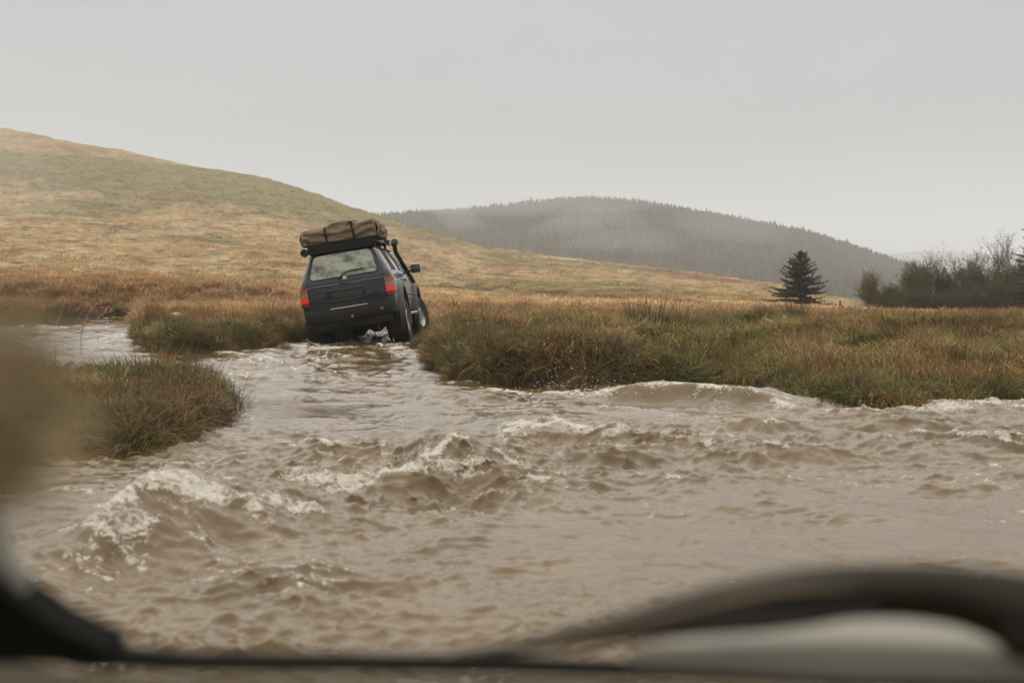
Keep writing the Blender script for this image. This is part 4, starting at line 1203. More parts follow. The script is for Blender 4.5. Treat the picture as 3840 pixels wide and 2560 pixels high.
# side glass, pillars, mouldings, doors
for s in (-1, 1):
    for nm, (ya0, ya1, yb0, yb1) in (('quarter_window', (-.86, -.42, -.78, -.42)), ('quarter_window', (-.36, -.06, -.36, -.06)), ('rear_door_window', (.02, .80, .02, .80)), ('front_door_window', (.88, 1.95, .88, 1.48))):
        rows_ = []
        bm = bmesh.new(); nz = 6; ny = 6
        for j in range(nz + 1):
            z_ = 1.495 + (1.885 - 1.495) * j / nz
            y0_ = ya0 + (yb0 - ya0) * j / nz; y1_ = ya1 + (yb1 - ya1) * j / nz
            rows_.append([bm.verts.new(sidept(y0_ + (y1_ - y0_) * i / ny, z_, s, .004)) for i in range(ny + 1)])
        for j in range(nz):
            for i in range(ny): bm.faces.new((rows_[j][i], rows_[j][i + 1], rows_[j + 1][i + 1], rows_[j + 1][i]))
        ex = bmesh.ops.extrude_edge_only(bm, edges=[e for e in bm.edges if e.is_boundary])
        for v in ex['geom']:
            if isinstance(v, bmesh.types.BMVert): v.co.x -= s * .012
        bm_obj(nm, bm, m_dgls, car, angle=60)
    for y_ in (-.39, -.02, .84):
        strip('window_pillar', [sidept(y_, z_, s, .006) for z_ in (1.48, 1.68, 1.90)], .016, m_seam)
    strip('drip_rail', [sidept(y_, 1.925, s, .012) for y_ in np.linspace(-.85, 1.6, 8)], .012, m_seam)
    for y_ in (-.0 + .54, .84, 1.98):
        strip('door_gap', [sidept(y_, z_, s, -.001) for z_ in (.68, 1.0, 1.3, 1.46)] if y_ != .54 else [sidept(.54, .68, s, -.001), sidept(.56, 1.0, s, -.001), sidept(.05, 1.25, s, -.001), sidept(.0, 1.46, s, -.001)], .005, m_seam)
    strip('side_moulding', [sidept(y_, .985, s, .004) for y_ in np.linspace(.60, 2.25, 6)], .022, m_flare)
    strip('side_moulding', [sidept(y_, .90, s, .002) for y_ in np.linspace(.60, 2.25, 6)], .012, m_flare)
    for y_ in (.22, 1.02):
        part_box('door_handle', sidept(y_, 1.27, s, .016), (.03, .15, .035), m_seam, bev=.008)
    part_tube('side_step', [(s * .86, .50, .60), (s * .93, .60, .585), (s * .93, 2.2, .585), (s * .86, 2.3, .60)], .028, m_chrome if s > 0 else m_plastic, seg=10)
part_box('side_marker', (.925, 2.42, 1.12), (.012, .05, .03), m_dimred)
# windscreen, bonnet front, headlamps, grille (seen only from other sides)
ws = []
bm = bmesh.new(); rows_ = []
for j in range(7):
    z_ = 1.50 + .40 * j / 6; b_ = fz(z_); w_ = wz(z_) - .16
    rows_.append([bm.verts.new((w_ * (-1 + 2 * i / 8), b_ + .02 * (1 - (-1 + 2 * i / 8) ** 2) + .006, z_)) for i in range(9)])
for j in range(6):
    for i in range(8): bm.faces.new((rows_[j][i], rows_[j][i + 1], rows_[j + 1][i + 1], rows_[j + 1][i]))
bm_obj('windscreen', bm, m_dgls, car)
part_box('grille', (0, 3.53, 1.06), (.80, .04, .22), m_plastic, bev=.01)
for s in (-1, 1): part_box('headlamp', (s * .62, 3.51, 1.06), (.28, .06, .20), m_clear, bev=.02)
part_box('front_bumper', (0, 3.62, .78), (1.74, .22, .26), m_plastic, bev=.04)
# snorkel on the right front pillar
part_tube('snorkel', [(.905, 2.85, 1.20), (.895, 2.60, 1.285), (.87, 2.36, 1.42), (.835, 2.16, 1.56), (.775, 1.92, 1.76), (.735, 1.76, 1.90), (.735, 1.72, 1.99)], [.055, .06, .05, .048, .045, .046, .05], m_plastic, seg=12)
part_tube('snorkel_head', [(.735, 1.72, 1.98), (.735, 1.72, 2.06), (.738, 1.76, 2.11), (.742, 1.86, 2.12)], [.055, .075, .075, .068], m_plastic, seg=14)
# right and left door mirrors
for s in (-1, 1):
    mo = bm_obj('door_mirror', (lambda bm: (cbox(bm, (s * 1.075, 1.92, 1.50), (.20, .09, .18), bev=.035), bm)[1])(bmesh.new()), m_plastic, car)
    gl = bm_obj('mirror_glass', (lambda bm: (cbox(bm, (s * 1.075, 1.872, 1.50), (.165, .006, .145), bev=.002), bm)[1])(bmesh.new()), pm('mirror_surface', (.10, .105, .10), .12, metal=.9), mo)
    ar = part_tube('mirror_arm', [(s * .86, 1.97, 1.46), (s * .99, 1.93, 1.47)], .022, m_plastic, parent=mo)

# roof rack: tray, side rails, slats, feet, work lamp
rk = part_box('roof_rack', (-.01, .25, 2.065), (1.30, 2.40, .03), m_rack, bev=.006)
for s in (-1, 1):
    part_tube('rack_rail', [(s * .665, -.95, 2.13), (s * .665, .3, 2.13), (s * .665, 1.45, 2.13), (s * .62, 1.55, 2.10)], .017, m_rack, parent=rk)
    part_tube('rack_rail', [(s * .665, -.95, 2.045), (s * .665, 1.45, 2.045)], .017, m_rack, parent=rk)
    for y_ in np.linspace(-.9, 1.4, 9):
        part_tube('rack_upright', [(s * .668, y_ - .02, 2.045), (s * .668, y_ + .02, 2.13)], .011, m_rack, parent=rk, seg=6)
    for y_ in (-.75, .1, 1.0):
        part_box('rack_foot', (s * .61, y_, 2.0), (.05, .09, .12), m_rack, parent=rk, bev=.006)
part_box('rack_end_board', (-.01, -.955, 2.06), (1.35, .03, .17), m_rack, parent=rk, bev=.006)
part_box('rack_end_board', (-.01, -.90, 1.99), (1.16, .16, .06), m_rack, parent=rk, bev=.006)
part_tube('work_lamp', [(-.70, -1.01, 2.02), (-.70, -.96, 2.02), (-.70, -.88, 2.02)], [.075, .08, .05], m_plastic, parent=rk, seg=14)
part_box('lamp_tag', (-.655, -1.0, 2.085), (.045, .012, .05), pm('pale_tag', (.6, .6, .57), .6), parent=rk)
part_tube('rack_spotlight', [(.60, 1.52, 2.13), (.60, 1.62, 2.13)], [.045, .06], m_plastic, parent=rk, seg=12)

# rolled roof tent lying on the rack, its own thing
tent = empty('rooftop_tent', 'folded brown canvas roof tent strapped on the roof rack of the navy car', 'tent', mat=CARM @ Matrix.Translation((0, 0, 2.15)))
def tent_top(x): return np.interp(x, [-.72, -.66, -.30, -.22, -.14, 0, .20, .30, .36, .55, .68, .73], [.235, .275, .275, .285, .345, .36, .355, .30, .275, .305, .315, .28])
def tent_w(y): return 1.0
bm = bmesh.new()
NX, NY, NZ = 74, 40, 20
def tpt(x_, y_, z_):
    return Vector((x_, y_, z_))
G = {}
def add_face_grid(fn, na, nb):
    V = [[bm.verts.new(fn(i / na, j / nb)) for j in range(nb + 1)] for i in range(na + 1)]
    for i in range(na):
        for j in range(nb): bm.faces.new((V[i][j], V[i + 1][j], V[i + 1][j + 1], V[i][j + 1]))
x0_, x1_, y0_, y1_ = -.72, .72, -.97, .62
def fold(a, b_): return float(fbm(np.array([a]), np.array([b_]), 3, 5)[0] - .5)
def side_bulge(s_, h): return .03 * math.sin(math.pi * h) - .05 * max(0, h - .8) ** 1.3 * 4
def wall(px, py, nx_, ny_, t, h, run):
    top = float(tent_top(px)) * (1 - .10 * sstep(.0, 1, (py - y0_) / (y1_ - y0_)))
    qd = run % 2 if run % 2 < 1 else 2 - run % 2
    cf_ = float(sstep(0, .10, min(run % 2, 2 - run % 2) if True else 0))
    b_ = side_bulge(0, h) + cf_ * .085 * fold(run * 3.2, h * 5.0 + run * .8) + cf_ * .020 * math.sin(h * 13 + 16 * fold(run * 1.1, 3)) * (1 - .5 * h)
    for sx_ in (-.25, .27):       # nipped in by the straps
        if abs(ny_) > .5: b_ -= .03 * math.exp(-((px - sx_) / .035) ** 2)
    return Vector((px + nx_ * b_, py + ny_ * b_, top * h))
add_face_grid(lambda a, c: wall(x0_ + (x1_ - x0_) * a, y0_, 0, -1, a, c, a * 2), NX, NZ)
add_face_grid(lambda a, c: wall(x1_, y0_ + (y1_ - y0_) * a, 1, 0, a, c, 2 + a * 2), NY, NZ)
add_face_grid(lambda a, c: wall(x1_ + (x0_ - x1_) * a, y1_, 0, 1, a, c, 4 + a * 2), NX, NZ)
add_face_grid(lambda a, c: wall(x0_, y1_ + (y0_ - y1_) * a, -1, 0, a, c, 6 + a * 2), NY, NZ)
def topf(a, c):
    px, py = x0_ + (x1_ - x0_) * a, y0_ + (y1_ - y0_) * c
    e = min(a, 1 - a, c, 1 - c)
    base_ = float(tent_top(px)) * (1 - .10 * float(sstep(.0, 1, c)))
    v = Vector((px, py, base_ + .03 * min(1, e * 12) + .03 * fold(a * 6, c * 5) * min(1, e * 10)))
    if e < 1e-6:
        nx_, ny_ = (0, -1) if c < 1e-6 else ((0, 1) if c > 1 - 1e-6 else ((1, 0) if a > .5 else (-1, 0)))
        run = {(0, -1): a * 2, (0, 1): 4 + (1 - a) * 2, (1, 0): 2 + c * 2, (-1, 0): 6 + (1 - c) * 2}[(nx_, ny_)]
        v = wall(px, py, nx_, ny_, 0, 1.0, run)
    return v
add_face_grid(topf, NX, NY)
add_face_grid(lambda a, c: Vector((x0_ + (x1_ - x0_) * a, y0_ + (y1_ - y0_) * c, 0)), 6, 6)
bmesh.ops.remove_doubles(bm, verts=bm.verts[:], dist=.012)
bm_obj('canvas_cover', bm, m_canvas, tent, angle=60)
part_box('tent_base', (0, -.17, -.012), (1.43, 1.60, .022), m_rack, parent=tent, bev=.004)
for sx_ in (-.25, .27):
    bm = bmesh.new()
    tt_ = float(tent_top(sx_))
    path = [(sx_ + .02, y0_ - .012, -.02), (sx_ + .01, y0_ - .045, tt_ * .35), (sx_, y0_ - .04, tt_ * .7), (sx_, y0_ - .01, tt_ + .012), (sx_, y0_ + .3, tt_ + .045), (sx_, -.2, tt_ + .04), (sx_, y1_ - .2, tt_ * .95 + .03), (sx_, y1_ + .04, tt_ * .6), (sx_, y1_ + .02, -.02)]
    L_ = [bm.verts.new((p[0] - .016, p[1], p[2])) for p in path]; R_ = [bm.verts.new((p[0] + .016, p[1], p[2])) for p in path]
    for k in range(len(path) - 1): bm.faces.new((L_[k], R_[k], R_[k + 1], L_[k + 1]))
    bmesh.ops.solidify(bm, geom=bm.faces[:], thickness=.006)
    st_ = bm_obj('strap', bm, m_strap, tent)
part_box('strap_buckle', (.245, y0_ - .045, .30), (.03, .02, .075), m_strap, parent=tent, ry=.5, bev=.004)
part_tube('strap_tail', [(.26, y0_ - .03, .33), (.19, y0_ - .05, .30), (.17, y0_ - .055, .25)], .010, m_strap, parent=tent, seg=6)
part_box('side_toggle', (-.60, y0_ - .03, .03), (.03, .03, .07), m_strap, parent=tent, bev=.005)

# ------------------------------------------------------------------ conifers
def ribbon_mesh(name, segs, m):
    """segs: list of (p0, p1, w0, w1, colour): flat tapering slivers (two crossed for body)"""
    P0 = np.array([s[0] for s in segs]); P1 = np.array([s[1] for s in segs])
    w0 = np.array([s[2] for s in segs])[:, None]; w1 = np.array([s[3] for s in segs])[:, None]
    C = np.array([s[4] for s in segs])
    d = P1 - P0; d /= np.linalg.norm(d, axis=1, keepdims=True) + 1e-9
    r = rng.normal(size=d.shape); a = np.cross(d, r); a /= np.linalg.norm(a, axis=1, keepdims=True) + 1e-9
    V = np.stack([P0 - a * w0, P0 + a * w0, P1 + a * w1, P1 - a * w1], 1).reshape(-1, 3)
    F = np.arange(len(V)).reshape(-1, 4)
    me = np_mesh(name, V, [F], smooth=False)
    attr_col(me, 'blade', np.repeat(C, 4, 0))
    me.materials.append(m)
    return me
m_bark = pm('bark', (0.055, 0.042, 0.03), .9, nscale=12, namp=.4, bump=.4)
m_needle = blade_mat('needles')
def spruce_meshes(H, R, seed, levels=24):
    r = np.random.default_rng(seed); segs = []
    bm = bmesh.new(); tube_bm(bm, [(0, 0, -.3), (0.02, 0, H * .4), (-.01, .01, H * .8), (0, 0, H)], [.075 * H / 4, .05 * H / 4, .02 * H / 4, .004], 7)
    for lv in range(levels):
        f = lv / (levels - 1); z0 = H * (.05 + .93 * f ** .9)
        L_ = R * (1 - f) ** .82 * 1.0 + .05
        nb = int(r.integers(5, 8))
        a0 = r.uniform(0, 6.28)
        for b_ in range(nb):
            a = a0 + 2 * math.pi * b_ / nb + r.normal(0, .35); l = L_ * r.uniform(.5, 1.15)
            up0 = .16 + .55 * f
            n = max(4, int(l / .09)); p = np.array([0, 0, z0 + r.uniform(-.10, .10)]); path = [p]
            for k in range(n):
                t = k / n; sl = up0 - .42 * math.sin(t * 2.4) * (1 - f) + .38 * t ** 2
                dd = np.array([math.cos(a), math.sin(a), sl]); dd /= np.linalg.norm(dd); p = p + dd * l / n; path.append(p)
            tube_bm(bm, [tuple(q) for q in path[::2]] if len(path) > 5 else [tuple(q) for q in path], list(np.linspace(.016, .004, len(path[::2]) if len(path) > 5 else len(path))), 4)
            side = np.array([-math.sin(a), math.cos(a), 0])
            for k in range(1, len(path)):
                q = path[k]; t = k / n
                tw = .30 * l * math.sin(math.pi * min(1, .25 + .75 * t)) * (1 - .35 * t) + .05
                for s_ in (-1, 1):
                    if r.random() < .12: continue
                    tl = tw * r.uniform(.5, 1.1); td = side * s_ * .8 + (path[k] - path[k - 1]) / np.linalg.norm(path[k] - path[k - 1]) * .75 + np.array([0, 0, r.uniform(-.25, .12)])
                    td /= np.linalg.norm(td); m_ = max(2, int(tl / .045)); q2 = q.copy()
                    g = r.uniform(.6, 1.4)
                    for j in range(m_):
                        q3 = q2 + td * tl / m_
                        for _ in range(2):
                            nd = td * .7 + r.normal(0, .55, 3); nd /= np.linalg.norm(nd)
                            c = np.array([.022, .036, .019]) * g * r.uniform(.6, 1.5)
                            segs.append((q2, q2 + nd * r.uniform(.06, .11), .018, .009, c))
                        q2 = q3
    return bm, ribbon_mesh('foliage', segs, m_needle)
def spruce(name, loc, H, R, seed, label, group=None, levels=24, rot=0.0):
    t_ = empty(name, label, 'tree', loc=loc, group=group); t_.rotation_euler[2] = rot
    bm, fo = spruce_meshes(H, R, seed, levels)
    bm_obj('trunk', bm, m_bark, t_, angle=60)
    link('foliage', fo, None, t_)
    return t_
def gz(x, y):
    x = np.array([x], float); y = np.array([y], float); return float(ground_z(x, y)[0])
p = at(3000, 1195, 72); zz = gz(p.x, 72.0)
topz = at(2990, 946, 72).z
spruce('spruce_tree', (p.x, 72, zz), topz - zz, 2.0, 4, 'small dark spruce standing alone on the moor left of the bare thicket')
p = at(3896, 1195, 76); zz = gz(p.x, 76.0)
spruce('spruce_tree', (p.x, 76, zz), 7.8, 2.1, 9, 'taller dark spruce at the right edge, only its branch tips in view', levels=32, rot=.6)

# ------------------------------------------------------------------ bare thicket on the right
m_twig = blade_mat('twigs')
def bare_tree(H, spread, seed, col, bud, stems=5, dens=1.0):
    r = np.random.default_rng(seed); segs = []; bm = bmesh.new()
    def grow(p, d, l, w, depth):
        n = 3; q = p.copy(); pts = [q]
        for k in range(n):
            d = d + r.normal(0, .13, 3) + np.array([0, 0, .06]); d /= np.linalg.norm(d)
            q = q + d * l / n; pts.append(q)
        if depth <= 1: tube_bm(bm, [tuple(x_) for x_ in pts], list(np.linspace(w, w * .62, len(pts))), 5)
        else:
            for k in range(n):
                segs.append((pts[k], pts[k + 1], w * (1 - .25 * k / n), w * (1 - .25 * (k + 1) / n), np.array(col) * r.uniform(.6, 1.4)))
        if depth >= 3:
            for k in range(3):
                nd = d + r.normal(0, .7, 3); nd /= np.linalg.norm(nd)
                b0 = pts[r.integers(1, n + 1)]
                segs.append((b0, b0 + nd * r.uniform(.04, .08), .009, .006, np.array(bud) * r.uniform(.6, 1.5)))
        if depth >= 4: return
        nc = {0: 5, 1: 5, 2: 5, 3: 4}[depth]
        nc = max(2, int(round(nc * dens)))
        for k in range(nc):
            t = r.uniform(.3, 1.0) if k else 1.0
            i = min(int(t * n), n - 1); b0 = pts[i] + (pts[i + 1] - pts[i]) * (t * n - i)
            ax = r.normal(size=3); ax -= ax.dot(d) * d; ax /= np.linalg.norm(ax)
            nd = d + ax * r.uniform(.35, .85) + np.array([0, 0, .12]); nd /= np.linalg.norm(nd)
            grow(b0, nd, l * r.uniform(.50, .78), w * .55, depth + 1)
    for s_ in range(stems):
        a = r.uniform(0, 6.28)
        d0 = np.array([math.cos(a) * spread * r.uniform(.2, 1), math.sin(a) * spread * r.uniform(.2, 1), 1.0]); d0 /= np.linalg.norm(d0)
        grow(np.array([math.cos(a) * .12, math.sin(a) * .12, -.1]), d0, H * .40 * r.uniform(.8, 1.1), .038 * H / 4, 0)
    bm_me = bpy.data.meshes.new('trunk')
    for f in bm.faces: f.smooth = True
    bm.to_mesh(bm_me); bm.free(); bm_me.materials.append(m_bark)
    return bm_me, ribbon_mesh('twigs', segs, m_twig)
OLV = (.115, .084, .030); BRN = (.085, .054, .022); BUD = (.10, .085, .045); BUD2 = (.085, .088, .036)
KINDS = [bare_tree(3.6, .50, 1, OLV, BUD, 6), bare_tree(4.4, .42, 2, BRN, BUD, 5), bare_tree(3.0, .7, 3, BRN, BUD2, 7), bare_tree(3.8, .5, 5, OLV, BUD2, 6)]
BASEH = [3.6, 4.4, 3.0, 3.8]
TREES = [  # u, top row, depth, kind, label
    (3268, 1045, 84, 0, 'thin bare tree at the left end of the thicket beside the fence'),
    (3345, 1080, 83, 2, 'low brown bush just right of the thin leftmost bare tree'),
    (3420, 1010, 85, 3, 'tall feathery olive tree, left of the dip in the thicket'),
    (3500, 1000, 86, 0, 'olive bare tree with upright twigs, under the far ridge'),
    (3440, 1090, 82, 2, 'low dark bush in front of the tall feathery olive tree'),
    (3570, 1040, 86, 3, 'short greenish tree in the dip of the thicket'),
    (3540, 1100, 82, 2, 'low bush with yellow green buds in the middle of the thicket'),
    (3640, 1000, 86, 0, 'rounded olive tree left of the highest bare tree'),
    (3730, 948, 88, 1, 'highest bare tree, its crown standing above the thicket'),
    (3640, 1090, 82, 2, 'low brown bush below the rounded olive tree'),
    (3760, 1070, 83, 2, 'low dark bush at the foot of the highest bare tree'),
    (3800, 990, 87, 3, 'dense greenish tree against the right edge spruce'),
    (3850, 1060, 83, 2, 'low bush at the right edge of the picture'),
]
seen = set()
for u_t, vt, Yd, k, lab in TREES:
    p = at(u_t, 1195, Yd); zz = gz(p.x, Yd); h = (at(u_t, vt, Yd).z - zz) * 1.55
    t_ = empty('bare_tree', lab, 'tree', loc=(p.x, Yd, zz), group='bare trees and bushes of the thicket')
    s_ = h / BASEH[k] * .86
    t_.scale = (s_ * .92, s_ * .92, s_); t_.rotation_euler[2] = u_t * 1.7
    for me_ in KINDS[k]:
        nm_ = 'trunk' if me_.name.startswith('trunk') else 'twigs'
        link(nm_, me_, None, t_)
# dark undergrowth filling the foot of the thicket
P_ = []
n = 620
uu_ = rng.uniform(3300, 4300, n); yy_ = rng.uniform(82, 93, n)
xx_ = (uu_ - 1920) / FPX * yy_
me_b = tuft_mesh('scrub', 260, .75, 1.15, .5, .5, .012, (.075, .055, .028), (.105, .080, .036), 77, segs=3, var=.4)
me_b.materials.append(m_twig)
cs = bpy.data.collections.new('scrub'); o_ = bpy.data.objects.new('scrub_0', me_b); cs.objects.link(o_)
scatter('undergrowth', cs, xx_, yy_, ground_z(xx_, yy_), np.ones((n, 3)), rng.uniform(.7, 1.5, n), 'dark tangled scrub filling the foot of the thicket')

# ------------------------------------------------------------------ fence
fence = empty('wire_fence', 'low wire fence of weathered posts in front of the bare thicket', 'fence', loc=(0, 0, 0))
m_post = pm('weathered_post', (0.12, 0.095, 0.07), .9, nscale=9, namp=.4, bump=.3)
tops = []
for i, (u_p, v_p, Yp) in enumerate(((3150, 1176, 66), (3134, 1188, 74), (3257, 1183, 64), (3383, 1180, 63), (3523, 1183, 58), (3680, 1185, 58), (3830, 1188, 58))):
    p = at(u_p, v_p, Yp); g_ = gz(p.x, Yp)
    bm = bmesh.new(); wd_ = .055 if i != 2 else .08
    lean_ = rng.normal(0, .03)
    tube_bm(bm, [(p.x, Yp, g_ - .2), (p.x + lean_ * .5, Yp, g_ + .5), (p.x + lean_, Yp, p.z - .01), (p.x + lean_, Yp, p.z)], [wd_, wd_, wd_ * .95, wd_ * .7], 7)
    bm_obj('post', bm, m_post, fence, angle=40)
    if i != 1: tops.append((p.x + lean_, Yp, p.z))
for dz in (.08, .35):
    part_tube('wire', [(a, b_ - .07, c - dz) for a, b_, c in tops], .005, pm('rusty_wire', (.08, .06, .05), .7), parent=fence, seg=4)

# ------------------------------------------------------------------ fallen branch on the right bank
def bank_pt(u, v, Y0=17.0, off=0.0):
    """where the sight line through (u, v) meets the ground"""
    Ys = np.linspace(11, 60, 900); P = np.array([at(u, v, Y) for Y in Ys])
    g = ground_z(P[:, 0], P[:, 1]); k = np.argmax(P[:, 2] < g + off)
    return Vector((P[k, 0], P[k, 1], float(g[k]) + off))
m_wood = pm('dead_wood', (0.17, 0.115, 0.07), .8, nscale=20, namp=.4, bump=.4)
br = empty('fallen_branch', 'bare forked branch lying in the grass of the right hand bank', 'branch', loc=(0, 0, 0))
Yb = 17.2
def bp_(u, v, dy=0): q = at(u, v, Yb + dy); return (q.x, q.y, q.z)
part_tube('limb', [bp_(2905, 1336), bp_(2970, 1322), bp_(3040, 1305), bp_(3065, 1298), bp_(3110, 1292), bp_(3145, 1283)], [.020, .018, .015, .013, .010, .005], m_wood, parent=br)
part_tube('limb', [bp_(2925, 1334), bp_(2960, 1312), bp_(2992, 1284)], [.017, .013, .004], m_wood, parent=br)
part_tube('limb', [bp_(2875, 1320), bp_(2890, 1332), bp_(2925, 1343)], [.010, .014, .008], m_wood, parent=br)
part_tube('limb', [bp_(2935, 1333), bp_(2990, 1329), bp_(3035, 1330), bp_(3052, 1338)], [.011, .010, .008, .004], m_wood, parent=br)
part_tube('limb', [bp_(2890, 1330), bp_(2898, 1342), bp_(2906, 1352)], [.010, .007, .003], m_wood, parent=br)

# ------------------------------------------------------------------ stones
m_stone = pm('wet_stone', (0.075, 0.066, 0.055), .35, nscale=9, namp=.5, bump=.5)
m_pale = pm('pale_stone', (0.42, 0.40, 0.36), .6, nscale=9, namp=.2, bump=.3)
def stone(loc, r, m, label, seed):
    bm = bmesh.new(); bmesh.ops.create_icosphere(bm, subdivisions=3, radius=1)
    rr = random.Random(seed)
    for v in bm.verts:
        n_ = float(fbm(np.array([v.co.x * 1.3 + seed + v.co.z]), np.array([v.co.y * 1.3 + v.co.z * .7]), 3)[0])
        v.co *= .75 + .5 * n_
        v.co = Vector((v.co.x * r[0], v.co.y * r[1], v.co.z * r[2]))
    o = bm_obj('stone', bm, m, angle=35); o.location = loc
    tag(o, label, 'stone'); return o
for i, (u_s, v_s, r_, m_, lab) in enumerate((
        (1562, 1292, (.16, .14, .10), m_stone, 'larger dark wet stone at the water edge below the right rear wheel'),
        (1528, 1297, (.10, .08, .045), m_stone, 'small flat dark stone left of the larger wet stone'),
        (1405, 1292, (.07, .06, .03), m_stone, 'little wet stone breaking the water behind the car'))):
    X_, Yy_ = onwater(u_s, v_s); stone((X_, Yy_, .02), r_, m_, lab, i + 3)
q = bank_pt(660, 1194, off=.12); stone((q.x, q.y, q.z + .05), (.13, .1, .08), m_pale, 'pale stone lying on top of the island grass', 9)

# ------------------------------------------------------------------ single plants one can point to
def plant(name, x, y, z, label, cat, mesh, s=1.0, rot=0.0, group=None, tilt=(0, 0)):
    o = link(name, mesh, None); o.location = (x, y, z); o.scale = (s, s, s); o.rotation_euler = (tilt[0], tilt[1], rot)
    return tag(o, label, cat, group)
def rush_me(seed, n=150, radius=.2, length=.8, base=(.06, .075, .03), tip=(.17, .085, .042), droop=.25, lean=.33, width=.005, **k):
    me = tuft_mesh('rush_clump', n, radius, length, droop, lean, width, base, tip, seed, segs=4, **k)
    me.materials.append(m_twig); return me
RU_ = [rush_me(201), rush_me(202, 120, .16, .7), rush_me(203, 110, .2, .62, (.12, .07, .035), (.21, .11, .055))]
GR_ = 'rush clumps standing on the banks'
for u_p, Yp, k, s_, tl, lab in (
        (2440, 19.5, 0, 1.0, .28, 'big rush clump leaning right on the crest of the right hand bank'),
        (2380, 20.5, 1, .9, .1, 'upright rush clump just left of the big leaning clump'),
        (2560, 20.0, 1, .95, .15, 'upright rush clump just right of the big leaning clump'),
        (2860, 23.0, 2, .8, .1, 'russet rush clump left of the lone spruce'),
        (2980, 23.5, 0, .85, .1, 'dark rush clump in front of the lone spruce'),
        (3010, 21.0, 1, .6, .2, 'short rush clump above the fallen branch'),
        (3480, 17.0, 2, 1.0, .25, 'broad russet rush clump on the right part of the bank'),
        (3600, 17.4, 2, 1.15, .2, 'broadest russet rush clump near the right edge'),
        (3700, 17.0, 2, .95, .25, 'russet rush clump closest to the right edge'),
        (3370, 16.5, 0, .7, .3, 'tall thin rushes above the middle of the right hand bank'),
        (2730, 19.5, 1, .7, .1, 'small rush clump left of the fallen branch'),
        (540, 25.5, 2, .95, .0, 'red brown rush clump at the left tip of the island'),
        (575, 24.5, 0, .8, .1, 'darker rush clump beside the red brown one on the island'),
        (860, 25.5, 1, .7, .1, 'rush clump near the right end of the island')):
    X_ = (u_p - 1920) / FPX * Yp
    plant('rush_clump', X_, Yp, gz(X_, Yp) - .02, lab, 'rushes', RU_[k], s_ * 1.0, u_p * .7, GR_, (0, tl))
reed = tuft_mesh('reed_tuft', 60, .09, .46, .5, .55, .0035, (.05, .07, .025), (.085, .10, .04), 310, segs=4); reed.materials.append(m_twig)
X_, Yy_ = onwater(872, 1535); plant('reed_tuft', X_, Yy_, -.02, 'green reed tuft in the water off the near left bank', 'reeds', reed, 1.0)
X_, Yy_ = onwater(918, 1530); plant('reed_tuft', X_, Yy_, -.04, 'sparse low reeds right of the green reed tuft', 'reeds', reed, .5, 1.0)
nr = tuft_mesh('rush_clump', 160, .30, .62, .3, .35, .0030, (.07, .05, .026), (.13, .08, .042), 320, segs=4); nr.materials.append(m_twig)
for u_p, Yp, s_, lab in ((560, 11.4, .95, 'brown rush clump at the back left of the near left bank'), (700, 11.6, 1.0, 'brown rush clump on the crest of the near left bank'),
                         (480, 10.6, .85, 'thin brown rushes low on the near left bank'), (640, 10.8, .85, 'tall brown rushes in the middle of the near left bank')):
    X_ = (u_p - 1920) / FPX * Yp
    plant('rush_clump', X_, Yp, gz(X_, Yp) - .02, lab, 'rushes', nr, s_, u_p * .3, GR_)
# mid-stream sods by the car
sod = tuft_mesh('grass_sod', 420, .26, .26, 2.2, .9, .004, (.07, .055, .028), (.15, .11, .055), 330, segs=3, dead=.2); sod.materials.append(m_twig)
X_, Yy_ = onwater(1345, 1296); plant('grass_sod', X_, Yy_, -.02, 'brown grass sod sticking out of the water behind the car', 'grass', sod, 1.15)
sod2 = tuft_mesh('grass_sod', 500, .45, .22, 1.6, .9, .005, (.018, .018, .012), (.04, .036, .02), 331, segs=3); sod2.materials.append(m_twig)
plant('grass_sod', *(onwater(1400, 1262)), -.02, 'dark grass sod under the rear of the car', 'grass', sod2, 1.2)
# long arching stalks at the left
m_stalk = pm('dry_stalk', (.30, .23, .12), .8)
st = empty('dry_stalk', 'long arching dry grass stalks over the left channel', 'grass', loc=(0, 0, 0))
def sp_(u, v, Y=11.0): q = at(u, v, Y); return (q.x, q.y, q.z)
for pth in ([(318, 1200), (340, 1160), (380, 1122), (424, 1098)], [(288, 1202), (318, 1150)], [(212, 1215), (235, 1150), (255, 1118)], [(360, 1198), (395, 1172), (430, 1163)], [(318, 1200), (305, 1250), (303, 1300), (308, 1345)]):
    part_tube('stalk', [sp_(*q) for q in pth], list(np.linspace(.005, .0025, len(pth))), m_stalk, parent=st, seg=4)

# ------------------------------------------------------------------ mist clinging to the wooded hill and to the left slope
m_mist = vol_mat('mist_air', .0034, (.96, .965, .97), 0)
for (u_m, v_m, Ym, rx_, ry_, rz_m) in ((1950, 760, 830, 95, 40, 9), (2230, 850, 800, 34, 30, 13), (2120, 890, 760, 26, 25, 13), (1700, 800, 800, 60, 30, 10), (2300, 940, 700, 38, 25, 12), (2750, 850, 760, 35, 20, 12)):
    q = at(u_m, v_m, Ym)
    tag(ellipsoid('mist', q, (rx_, ry_, rz_m), m_mist, rot=rng.normal(0, .25)), 'drifting patch of mist over the conifer forest', kind='stuff')
q = at(-260, 800, 190); tag(ellipsoid('mist', q, (17, 50, 18), vol_mat('slope_mist', .0016)), 'pale mist drifting over the far left of the hill', kind='stuff')

